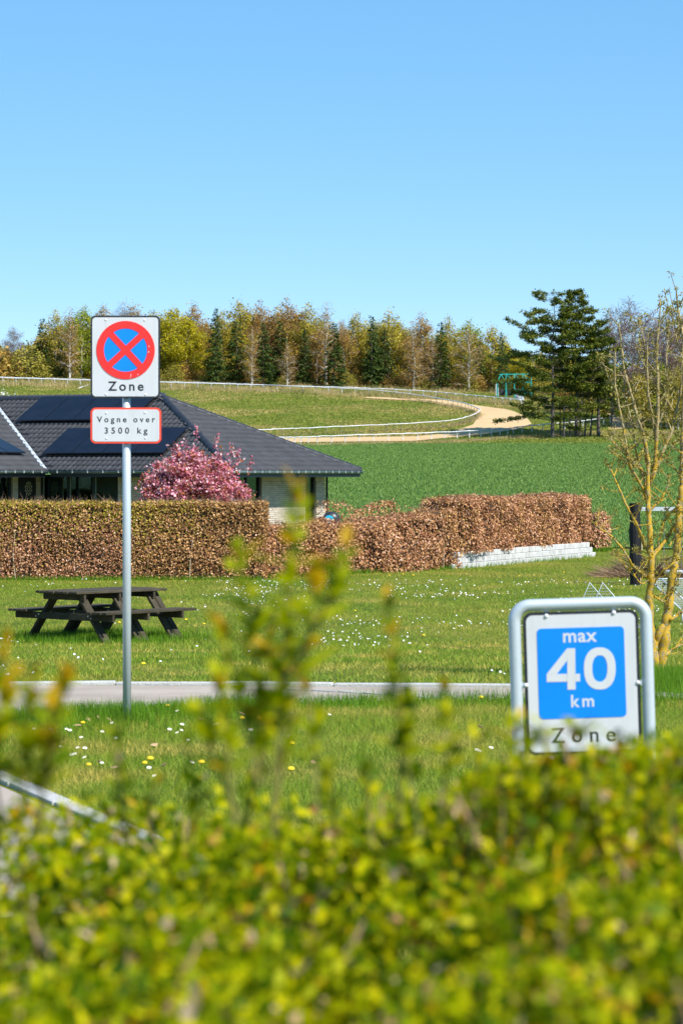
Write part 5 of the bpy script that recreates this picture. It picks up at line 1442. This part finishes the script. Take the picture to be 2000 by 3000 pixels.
# ------------------------------------------------------------------ swing frame and mesh goals
sg0 = G(1861, 1714); sgd = sg0.y
sw = thing('swing_frame', 'black charred timber post carrying a grey swing crossbar', 'swing', sg0)
s_ = sgd / F; hp = (1714 - 1474) * s_
bm = bmesh.new(); 
for k in range(13):
    z = hp * k / 12 - (.1 if k == 0 else 0); rr = (.128 if k < 9 else .118) * (1 + random.uniform(-.04, .04))
    for a in range(12): t = 2 * math.pi * a / 12; bm.verts.new((rr * math.cos(t) * random.uniform(.95, 1.05) + .0 * z - .012 * z, rr * math.sin(t), z))
bm.verts.ensure_lookup_table()
for k in range(12):
    for a in range(12): bm.faces.new([bm.verts[k * 12 + a], bm.verts[k * 12 + (a + 1) % 12], bm.verts[(k + 1) * 12 + (a + 1) % 12], bm.verts[(k + 1) * 12 + a]])
bm.faces.new([bm.verts[12 * 12 + a] for a in range(12)])
me = bpy.data.meshes.new('post'); bm.to_mesh(me); bm.free()
new_ob('post', me, 'charred_post', sw); o = new_ob('post', me.copy(), None, sw); o.location = (2.6, .3, 0)
zb = (1714 - 1491) * s_; b = MB(); b.beam((.10, 0, zb), (2.5, .28, zb), .08, .085); b.build('crossbar', 'grey_bar', sw)
for z0, z1, dx in ((.75, 1.02, .122), (.02, .16, .09)):
    b = MB(); b.box((dx, -.075, (z0 + z1) / 2), (.022, .03, z1 - z0)); b.build('split', 'split_wood', sw)
sxx = [.62, 1.0]
b = MB(); b.tube([(.62, .08, .28), (1.02, .12, .28)], .045, 10); b.build('seat', 'grey_bar', sw, True)
for q in sxx:
    b = MB(); b.tube([(q, .1, .3), (q, .1, zb - .04)], .008, 5); b.build('chain', 'bolt', sw)

def mesh_goal(label, d_, pxs, pyt, rz, n_g=2):
    g = on(X(pxs, d_), d_); h = P(0, pyt, d_).z - g.z
    root = thing('football_goal', label, 'goal', g, rz)
    wdt, dep = .52, .62
    for i in range(n_g):
        o_ = Vector((i * .205, 0, 0))
        b = MB(); b.tube([Vector((-.30, 0, 0)) + o_, Vector((0, 0, h)) + o_, Vector((.62, .1, 0)) + o_], .011, 8); b.tube([Vector((-.3, 0, .015)) + o_, Vector((.62, .1, .015)) + o_], .011, 8); b.build('side_frame', 'galvanised', root, True)
        m = MB()
        for k in range(1, 16):
            t = k / 16
            # level wires and upright wires inside the triangle
            z = h * t; xl = -.30 * (1 - t); xr = .62 * (1 - t); m.tube([Vector((xl, 0, z)) + o_, Vector((xr, .1 * (1 - t), z)) + o_], .0028, 3, False)
            x = -.30 + .92 * t; zt_ = h * (1 + x / .30) if x < 0 else h * (1 - x / .62); m.tube([Vector((x, .0, 0)) + o_, Vector((x, .0, zt_)) + o_], .0028, 3, False)
        m.build('side_mesh', 'wire', root)
    return root
mesh_goal('small wire mesh goal with pointed sides behind the speed sign', 40.5, 1726, 1707, 0)
def panel_goal(label):
    g = on(X(1912, 42), 42); h = P(0, 1698, 42).z - g.z
    root = thing('football_goal', label, 'goal', g, R(8))
    A0, A1, B0, B1 = Vector((0, .3, h)), Vector((.62, .3, h)), Vector((.42, -.25, h - .50)), Vector((1.04, -.25, h - .50))
    b = MB()
    for p, q in ((A0, A1), (A0, B0), (A1, B1), (B0, B1), (A0.lerp(A1, .35), B0.lerp(B1, .35))): b.tube([p, q], .012, 8)
    b.tube([A0, Vector((0, .32, 0))], .012, 8); b.tube([A1, Vector((.62, .32, 0))], .012, 8); b.tube([B0, Vector((B0.x, -.25, 0))], .012, 8); b.tube([B1, Vector((B1.x, -.25, 0))], .012, 8)
    b.build('frame', 'galvanised', root, True)
    m = MB()
    for k in range(1, 18): t = k / 18; m.tube([A0.lerp(A1, t), B0.lerp(B1, t)], .003, 3, False); m.tube([A0.lerp(B0, t), A1.lerp(B1, t)], .003, 3, False)
    for k in range(1, 10): t = k / 10; m.tube([B0.lerp(B1, t), Vector((B0.lerp(B1, t).x, -.25, .02))], .003, 3, False); m.tube([Vector((B0.x, -.25, (h - .5) * t)), Vector((B1.x, -.25, (h - .5) * t))], .003, 3, False)
    m.build('mesh_panel', 'wire', root)
panel_goal('wire mesh goal with slanting mesh panel behind the lichened tree')

# ------------------------------------------------------------------ grass, flowers
def lawn_ok(x, y):
    px_, py_ = proj(x, y, terr(x, y))
    on_path = (py_ < np.interp(px_, pn[:, 0], pn[:, 1]) + 1) & (py_ > np.interp(px_, pf[:, 0], pf[:, 1]) - 7) 
    road_ = (py_ > np.interp(px_, kl[:, 0], kl[:, 1]) - 3) & (px_ < 760) & (y < 22)
    return ~on_path & ~road_
def field_pts(n, d0, d1):
    u0, u1 = (-.22, .22) if d1 < 25 else (-.165, .165)
    y = np.sqrt(rng.uniform(d0 ** 2, d1 ** 2, n)); x = rng.uniform(u0, u1, n) * y; k = lawn_ok(x, y); return x[k], y[k]
def grass_patch(name, label, n, d0, d1, h0, h1, w, mat, lean=.5, mask=None):
    x, y = field_pts(n, d0, d1)
    if mask is not None: k = mask(x, y); x, y = x[k], y[k]
    hh = rng.uniform(h0, h1, len(x)) * (0.6 + .8 * vnoise(x * 1.2, y * 1.2, 2))
    V, Fc = blades(np.stack([x, y, terr(x, y) - .005], 1), hh, np.full(len(x), w), lean)
    return tag(new_ob(name, mesh_np(name, V, Fc), mat), label, 'grass', kind='stuff')
grass_patch('lawn_grass', 'short grass on the verge between road and path', 290000, 9.5, 23, .025, .06, .0042, 'grass', .8)
grass_patch('lawn_grass', 'mown lawn between the path and the hedges', 330000, 23, 80, .03, .065, .011, 'grass', .9, lambda x, y: rng.uniform(size=len(x)) < np.clip(1.4 - y / 75, .3, 1))
def near_edge(x, y):
    px_, py_ = proj(x, y, terr(x, y)); e = np.interp(px_, pn[:, 0], pn[:, 1]); dd = py_ - e
    return (dd > -2) & (rng.uniform(size=len(x)) < np.exp(-np.maximum(dd, 0) / np.where(px_ < 750, 20, 8)) * np.where(px_ < 1100, 1, .5))
grass_patch('long_grass', 'long lush grass along the near edge of the path', 520000, 15, 23, .06, .13, .0055, 'grass_lush', .45, near_edge)
def tree_tuft(x, y):
    c = on(X(1935, 22.6), 22.6); return ((x - c.x) ** 2 / .16 + (y - c.y) ** 2 / 1.2 < rng.uniform(0, 1, len(x)) ** .7)
x = X(1935, 22.9) + rng.normal(0, .17, 5200); y = 22.9 + rng.normal(0, .6, 5200); hh = rng.uniform(.1, .24, 5200)
V, Fc = blades(np.stack([x, y, terr(x, y)], 1), hh, np.full(5200, .006), .4); tag(new_ob('long_grass', mesh_np('long_grass', V, Fc), 'grass_lush'), 'tall green grass tuft at the foot of the lichened tree', 'grass', kind='stuff')
x = zp.x + rng.normal(0, .10, 420); y = zp.y + rng.normal(0, .10, 420); V, Fc = blades(np.stack([x, y, terr(x, y)], 1), rng.uniform(.08, .22, 420), np.full(420, .005), .3); tag(new_ob('long_grass', mesh_np('long_grass', V, Fc), 'grass_lush'), 'grass tuft round the foot of the tall sign post', 'grass', kind='stuff')
x = tc.x + rng.normal(0, .75, 9000); y = tc.y + rng.normal(0, .75, 9000); V, Fc = blades(np.stack([x, y, terr(x, y)], 1), rng.uniform(.06, .15, 9000), np.full(9000, .008), .4); tag(new_ob('long_grass', mesh_np('long_grass', V, Fc), 'grass_lush'), 'longer grass under the picnic table', 'grass', kind='stuff')
# grass at the foot of the hedges
parts = []
for a, c in ((HL0, HL1), (LH0, LH1), (WA, WB), (BH0, BH1)):
    n = 3500; t = rng.uniform(size=n); x = a.x + (c.x - a.x) * t + rng.normal(0, .04, n); y = a.y + (c.y - a.y) * t - np.abs(rng.normal(.03, .12, n)); parts.append(blades(np.stack([x, y, terr(x, y)], 1), rng.uniform(.05, .15, n), np.full(n, .013), .4))
V, Fc = cat_meshes(parts); tag(new_ob('long_grass', mesh_np('long_grass', V, Fc), 'grass_lush'), 'uncut grass fringe at the foot of the hedges', 'grass', kind='stuff')
# hillside meadow and rough dry verges
n = 150000; y = rng.uniform(374, 520, n); x = rng.uniform(-.15, .15, n) * y; px_, py_ = proj(x, y, terr(x, y))
ti = np.array(TI, float); to = np.array(TO, float)
def in_poly(px_, py_, poly):
    c = np.zeros(len(px_), bool); j = len(poly) - 1
    for i in range(len(poly)):
        xi, yi = poly[i]; xj, yj = poly[j]
        c ^= ((yi > py_) != (yj > py_)) & (px_ < (xj - xi) * (py_ - yi) / (yj - yi + 1e-9) + xi); j = i
    return c
sandpoly = [tuple(p) for p in TI] + [tuple(p) for p in reversed(TO)]
k = ~in_poly(px_, py_, sandpoly) & ~((px_ > 1735) & (px_ < 1890) & (py_ > 1170) & (py_ < 1255)); x, y = x[k], y[k]
V, Fc = blades(np.stack([x, y, terr(x, y) - .02], 1), rng.uniform(.08, .25, len(x)), np.full(len(x), .22), .8); tag(new_ob('meadow_grass', mesh_np('meadow_grass', V, Fc), 'meadow'), 'rough grass of the hillside infield', 'grass', kind='stuff')
parts = []
def verge(poly, n, spread_px, h0, h1):
    q = np.array([tuple(G(*p)) for p in smooth_poly(poly, 5)]); seg = np.linalg.norm(np.diff(q[:, :2], axis=0), axis=1); cum = np.concatenate([[0], np.cumsum(seg)]); t = rng.uniform(0, cum[-1], n)
    x = np.interp(t, cum, q[:, 0]) + rng.normal(0, .5, n); y = np.interp(t, cum, q[:, 1]) + rng.normal(0, spread_px, n); k = vnoise(x * .35, y * .35, 4) > rng.uniform(0, .7, n); x, y = x[k], y[k]
    parts.append(blades(np.stack([x, y, terr(x, y)], 1), rng.uniform(h0, h1, len(x)), np.full(len(x), .09), .35))
verge([(800, 1309), (1067, 1303), (1256, 1298), (1417, 1290), (1520, 1282), (1700, 1272), (1900, 1270), (2080, 1270)], 13000, 1.3, .2, .5)
verge([(500, 1290), (757, 1280), (1102, 1265), (1303, 1251), (1366, 1238), (1394, 1222), (1386, 1211), (1340, 1196), (1262, 1181), (1159, 1166)], 7000, .5, .25, .6)
verge([(-100, 1122), (400, 1136), (700, 1144), (1010, 1153), (1251, 1164), (1446, 1181), (1527, 1189)], 22000, 3.2, .4, 1.0)
verge([(-100, 1112), (400, 1122), (700, 1128), (1010, 1136), (1251, 1145), (1446, 1150), (1600, 1155)], 15000, 2.5, .5, 1.1)
V, Fc = cat_meshes(parts); tag(new_ob('dry_grass', mesh_np('dry_grass', V, Fc), 'straw'), 'tall dry straw-coloured grass along the race rails', 'grass', kind='stuff')

# daisies: far ones as one mass, near ones singly
def discs(Pn, r0, tilt=.5, seg=7):
    n = len(Pn); N = rng.normal(0, tilt, (n, 3)); N[:, 2] = 1; N[:, 1] -= .45; N = unit(N); T = unit(np.cross(N, rand_dirs(n))); B = np.cross(N, T)
    a = np.linspace(0, 2 * np.pi, seg, endpoint=False); ca, sa = np.cos(a), np.sin(a)
    V = Pn[:, None, :] + r0[:, None, None] * (T[:, None, :] * ca[None, :, None] + B[:, None, :] * sa[None, :, None])
    return V.reshape(-1, 3), np.arange(n * seg).reshape(-1, seg)
n = 30000; y = np.sqrt(rng.uniform(24 ** 2, 57 ** 2, n)); x = rng.uniform(-.15, .15, n) * y
dens = np.clip((vnoise(x * .55, y * .22, 31) * .6 + vnoise(x * 1.9, y * .8, 32) * .4 - .56) * 3.2, .01, 1) * .28; dens = dens * np.where((y > 30) & (y < 38), 1.5, .7)
k = (rng.uniform(size=n) < dens) & lawn_ok(x, y); x, y = x[k], y[k]
V, Fc = discs(np.stack([x, y, terr(x, y) + rng.uniform(.035, .07, len(x))], 1), rng.uniform(.009, .017, len(x))); tag(new_ob('lawn_daisies', mesh_np('lawn_daisies', V, Fc), 'daisy'), 'white daisies scattered over the lawn', 'daisies', kind='stuff')
def flower_meshes():
    b = MB(); seg = 9
    vs = [(0, 0, .052)]; fs = []
    for k in range(seg * 2): a = math.pi * k / seg; r_ = .015 if k % 2 == 0 else .0125; vs.append((r_ * math.cos(a), r_ * math.sin(a) - .004, .055 + .006 * math.sin(a)))
    for k in range(seg * 2): fs.append((0, 1 + k, 1 + (k + 1) % (seg * 2)))
    b.add(vs, fs); pet = b.mesh('petals'); pet.materials.append(M('daisy'))
    b = MB(); b.tube([(0, -.002, .053), (0, -.003, .058)], [.0055, .0035], 7); eye = b.mesh('eye'); eye.materials.append(M('daisy_eye'))
    b = MB(); b.tube([(0, 0, -.005), (.002, 0, .052)], .0014, 4); st = b.mesh('stalk'); st.materials.append(M('grass_lush'))
    b = MB(); b.tube([(0, 0, .045), (0, 0, .052), (0, 0, .061), (0, 0, .066)], [.010, .021, .018, .007], 12); dn = b.mesh('flower_head'); dn.materials.append(M('dandelion'))
    return pet, eye, st, dn
PET, EYE_, STK, DND = flower_meshes()
def one_flower(kind, p, s, label, group):
    root = thing(kind, label, 'flower', p, random.uniform(-.6, .6), group); root.scale = (s, s, s)
    if kind == 'daisy': new_ob('petals', PET, parent=root); new_ob('eye', EYE_, parent=root)
    else: new_ob('flower_head', DND, parent=root)
    new_ob('stalk', STK, parent=root)
for px_, py_ in [(196, 2151), (205, 2158), (150, 2152), (300, 2160), (340, 2177), (497, 2156), (520, 2160), (532, 2153), (533, 2141), (520, 2097), (130, 2186), (158, 2196), (178, 2203), (229, 2205), (249, 2212), (210, 2229), (220, 2231), (249, 2236), (239, 2175), (735, 2156), (775, 2167), (846, 2168), (553, 2181), (437, 2271), (453, 2289), (563, 2254), (299, 2252), (1396, 2218), (1404, 2219), (1437, 2210), (1420, 2319), (1220, 2314), (630, 2135), (637, 2136), (965, 2105), (854, 2101), (101, 2150), (328, 2132), (153, 2160), (95, 2175)]:
    if py_ < 2300: one_flower('daisy', G(px_, py_ + 6), random.uniform(.8, 1.15), 'small white daisy in the grass in front of the path', 'daisies on the near grass')
for px_, py_ in [(243, 2132), (590, 2142), (757, 2121), (854, 2197), (424, 2252), (440, 2245), (260, 2256), (590, 2254), (852, 2276), (709, 2119), (491, 2079), (1408, 2056)]:
    one_flower('dandelion', G(px_, py_ + 6), random.uniform(.85, 1.2), 'yellow dandelion in the grass in front of the path', 'dandelions on the near grass')
for px_, py_ in [(420, 1960), (830, 1976), (1040, 1795), (1240, 1870), (598, 1837), (390, 1827), (700, 1720), (950, 1710), (1140, 1690), (1180, 1687), (1210, 1690), (1520, 1692), (1650, 1680), (1740, 1684), (545, 1824), (350, 1832)]:
    one_flower('dandelion', G(px_, py_ + 3), random.uniform(1.0, 1.3), 'yellow dandelion on the lawn behind the path', 'dandelions on the far lawn')
b = MB(); b.add([(-.035, 0, .01), (-.01, .02, .018), (.04, .006, .03), (.005, -.02, .012), (0, 0, .028)], [(0, 3, 4), (3, 2, 4), (2, 1, 4), (1, 0, 4)]); flm = b.mesh('fallen_leaf'); flm.materials.append(M('dead_leaf'))
for i, (px_, py_) in enumerate([(320, 2120), (590, 2118), (708, 2103), (260, 2118), (288, 2112), (230, 2136), (917, 2246), (180, 2188), (450, 2194), (480, 2256), (290, 2244), (335, 2262), (1405, 2140)]):
    o = new_ob('fallen_leaf', flm); o.location = G(px_, py_ + 4, .02); o.rotation_euler = (random.uniform(-.3, .3), random.uniform(-.3, .3), random.uniform(0, 6.28)); tag(o, 'dry brown leaf lying on the near grass', 'leaf', 'fallen leaves on the near grass')

# ------------------------------------------------------------------ foreground privet hedge
r = np.random.default_rng(77)
fh0 = on(0, 2.6)
fh = thing('privet_hedge', 'blurred bright green privet hedge close in front', 'hedge', fh0)
def htop(x, y): return EYE - .40 + .085 * (vnoise(x * 5.2 + 9, y * 3.2, 51) - .5) + .06 * (vnoise(x * 13, y * 10, 52) - .5) + .042 * np.clip((x - .08) / .12, -.25, 1) - .035 * np.clip((-.2 - x) / .08, 0, 1)
n = 125000; x = r.uniform(-1.0, 1.0, n); y = r.uniform(1.9, 3.3, n); z = htop(x, y) - np.abs(r.normal(0, .06, n)) + .02 * (vnoise(x * 26, y * 26, 57) - .6)
PP = [np.stack([x, y, z], 1)]
n = 30000; x = r.uniform(-1.0, 1.0, n); zf = r.uniform(-.55, 0, n); PP.append(np.stack([x, 1.9 + np.abs(r.normal(0, .06, n)) - .06 * vnoise(x * 6, zf * 6, 53), htop(x, x * 0 + 1.9) + zf], 1))
n = 20000; x = r.uniform(-1.0, 1.0, n); zf = r.uniform(-.55, 0, n); PP.append(np.stack([x, 3.3 - np.abs(r.normal(0, .06, n)), htop(x, x * 0 + 3.3) + zf], 1))
n = 42000; x = r.uniform(.98, 1.9, n) * r.choice([-1, 1], n); y = r.uniform(1.9, 3.3, n); PP.append(np.stack([x, y, htop(x, y) - np.abs(r.normal(0, .06, n))], 1))
n = 9000; x = r.uniform(.98, 1.9, n) * r.choice([-1, 1], n); zf = r.uniform(-.55, 0, n); PP.append(np.stack([x, np.where(r.uniform(size=n) < .6, 1.9, 3.3) + r.normal(0, .05, n), htop(x, x * 0 + 2.0) + zf], 1))
PP = np.concatenate(PP); kk = vnoise(PP[:, 0] * 17 + PP[:, 2] * 9, PP[:, 1] * 15, 58) * .6 + vnoise(PP[:, 0] * 7, PP[:, 1] * 7 + PP[:, 2] * 8, 59) * .4 > r.uniform(.28, .57, len(PP)); PP = PP[kk]; n = len(PP); D = rand_dirs(n, r); D[:, 2] = np.abs(D[:, 2]) * .8 + .15; D = unit(D); N = rand_dirs(n, r); N[:, 2] += .7; N[:, 1] -= .2
L = r.uniform(.010, .023, n) * np.where(np.abs(PP[:, 0]) > .98, 1.5, 1.0); V, Fc = leaf_quads(PP, D, unit(N), L, L * r.uniform(.42, .6, n), .15)
# leaves whose colour differs: young tips, dead leaves
g = vnoise(PP[:, 0] * 5, PP[:, 1] * 5, 61); q = r.uniform(size=n); grp = np.where(q < .038, 2, np.where(q < .07 + .16 * (PP[:, 0] > .12) * (g > .5), 1, 0))
for j, mn in enumerate(('privet', 'privet_tip', 'dead_leaf')):
    k = np.nonzero(grp == j)[0]; Vj = V.reshape(-1, 4, 3)[k].reshape(-1, 3) - np.array(fh0); tag(new_ob('foliage', mesh_np('foliage', Vj, np.arange(len(Vj)).reshape(-1, 4)), mn, fh), kind='stuff')
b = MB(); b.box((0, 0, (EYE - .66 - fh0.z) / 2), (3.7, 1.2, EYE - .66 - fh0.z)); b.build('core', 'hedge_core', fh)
for i in range(130):
    x, y = r.uniform(-.75, .75), r.uniform(1.95, 3.2); z = float(htop(np.array([x]), np.array([y]))[0])
    dx, dy = r.normal(0, .05), r.normal(0, .05); b = MB(); b.tube([(x - dx, y - dy - fh0.y, z - .28 - fh0.z), (x, y - fh0.y, z - .12 - fh0.z), (x + dx * .8, y + dy - fh0.y, z + r.uniform(-.05, .03) - fh0.z)], [.0042, .003, .0016], 6); b.build('twig', 'privet_twig', fh)
# upright shoots with single leaves
SHOOT = [(870, 1445, 800, 2450, 2.45, 1.3), (1125, 1750, 1170, 2420, 2.5, .9), (690, 1620, 780, 2300, 2.5, 1.3), (1010, 1600, 830, 2000, 2.4, 1.3), (900, 1990, 930, 2400, 2.6, .8), (640, 1980, 690, 2420, 2.35, 1.0), (1195, 2050, 1230, 2450, 2.6, .8), (1300, 1990, 1290, 2420, 2.6, .9), (1075, 2220, 1090, 2480, 2.6, .8), (20, 1900, -30, 2450, 2.3, 1.15), (95, 1965, 60, 2450, 2.3, 1.15), (205, 1990, 120, 2450, 2.3, 1.1), (150, 2080, 90, 2450, 2.3, 1.3), (30, 2030, 10, 2450, 2.3, 1.1), (930, 1700, 840, 2150, 2.45, 1.3), (640, 1830, 760, 2300, 2.45, 1.3), (590, 2050, 700, 2400, 2.4, 1.2), (780, 1880, 800, 2400, 2.5, 1.1), (330, 2120, 380, 2480, 2.6, .8), (545, 2190, 560, 2480, 2.55, .8), (460, 2300, 450, 2500, 2.6, .8), (755, 2040, 720, 2420, 2.6, .8), (1400, 2160, 1390, 2480, 2.6, .8), (1500, 2140, 1520, 2480, 2.8, .85), (1560, 2170, 1560, 2480, 2.9, .85), (1850, 2200, 1850, 2480, 2.9, .85), (1640, 2200, 1640, 2480, 2.9, .85), (1525, 2105, 1545, 2480, 2.7, .85), (1590, 2115, 1600, 2480, 2.7, 1.1), (1685, 2125, 1690, 2480, 2.65, 1.0), (1800, 2140, 1815, 2500, 2.7, 1.1), (1600, 2180, 1620, 2500, 2.7, .8), (1900, 2200, 1905, 2500, 2.6, .9), (1985, 2150, 1975, 2480, 2.5, .9), (1945, 2260, 1930, 2480, 2.6, .8), (1740, 2200, 1750, 2480, 2.7, .8), (1460, 2230, 1470, 2480, 2.6, .8), (960, 2230, 985, 2480, 2.6, .8)]
lv = MB(); lv.add([(0, 0, 0), (.30, .22, .05), (.68, .2, .04), (1, 0, -.03), (.68, -.2, .04), (.30, -.22, .05), (.5, 0, -.02)], [(0, 6, 1), (1, 6, 2), (2, 6, 3), (3, 6, 4), (4, 6, 5), (5, 6, 0)])
LM = []
for mn in ('privet', 'privet_tip', 'dead_leaf'): m_ = lv.mesh('leaf'); m_.materials.append(M(mn)); LM.append(m_)
XP, XD = [], []
nleaf = 0; total = sum(abs(s[3] - s[1]) ** 1.3 for s in SHOOT)
for (tx_, ty_, bx2, by2, dd, sc_) in SHOOT:
    base, tip = P(bx2, by2, dd), P(tx_, ty_, dd + r.normal(0, .06)); mid = base.lerp(tip, .5) + Vector((r.normal(0, .008), r.normal(0, .02), 0))
    cv = [base, base.lerp(mid, .5), mid, mid.lerp(tip, .5), tip]; b = MB(); b.tube([c - fh0 for c in cv], [.0022, .0019, .0016, .0013, .0009], 6); b.build('shoot', 'shoot_stem', fh)
    m_ = int(298 * abs(by2 - ty_) ** 1.3 / total)
    for k in range(m_):
        t = .28 + .72 * (k // 2 + .5) / max(m_ // 2, 1); t = min(t, 1); p = base.lerp(tip, t); p += (mid - base.lerp(tip, .5)) * 4 * t * (1 - t)
        az = (0 if k % 2 else math.pi) + (k // 2) * 1.57 + r.normal(0, .4); el = r.uniform(.1, .9) + .5 * (t > .9)
        dv = Vector((math.cos(az) * math.cos(el), math.sin(az) * math.cos(el), math.sin(el))); Ls = r.uniform(.025, .043) * sc_ * (1.12 - .4 * t)
        q = r.uniform(); mi = 1 if (q < .16 or t > .88 and q < .6) else (2 if q < .19 else 0)
        o = new_ob('leaf', LM[mi], parent=fh); o.rotation_mode = 'QUATERNION'; o.rotation_quaternion = dv.to_track_quat('X', 'Z'); o.location = p - fh0; o.scale = (Ls, Ls * r.uniform(.8, 1.2), Ls); nleaf += 1
    for k in range(int(m_ * 3.0)):
        t = r.uniform(.3, 1); p = base.lerp(tip, t); p += (mid - base.lerp(tip, .5)) * 4 * t * (1 - t); XP.append(tuple(p - fh0))
XP = np.array(XP); n = len(XP); D = rand_dirs(n, r); D[:, 2] = np.abs(D[:, 2]) + .2; N = rand_dirs(n, r); N[:, 2] += .6; L = r.uniform(.014, .026, n)
V, Fc = leaf_quads(XP, unit(D), unit(N), L, L * .5, .15); tag(new_ob('foliage', mesh_np('foliage', V, Fc), 'privet', fh), kind='stuff')
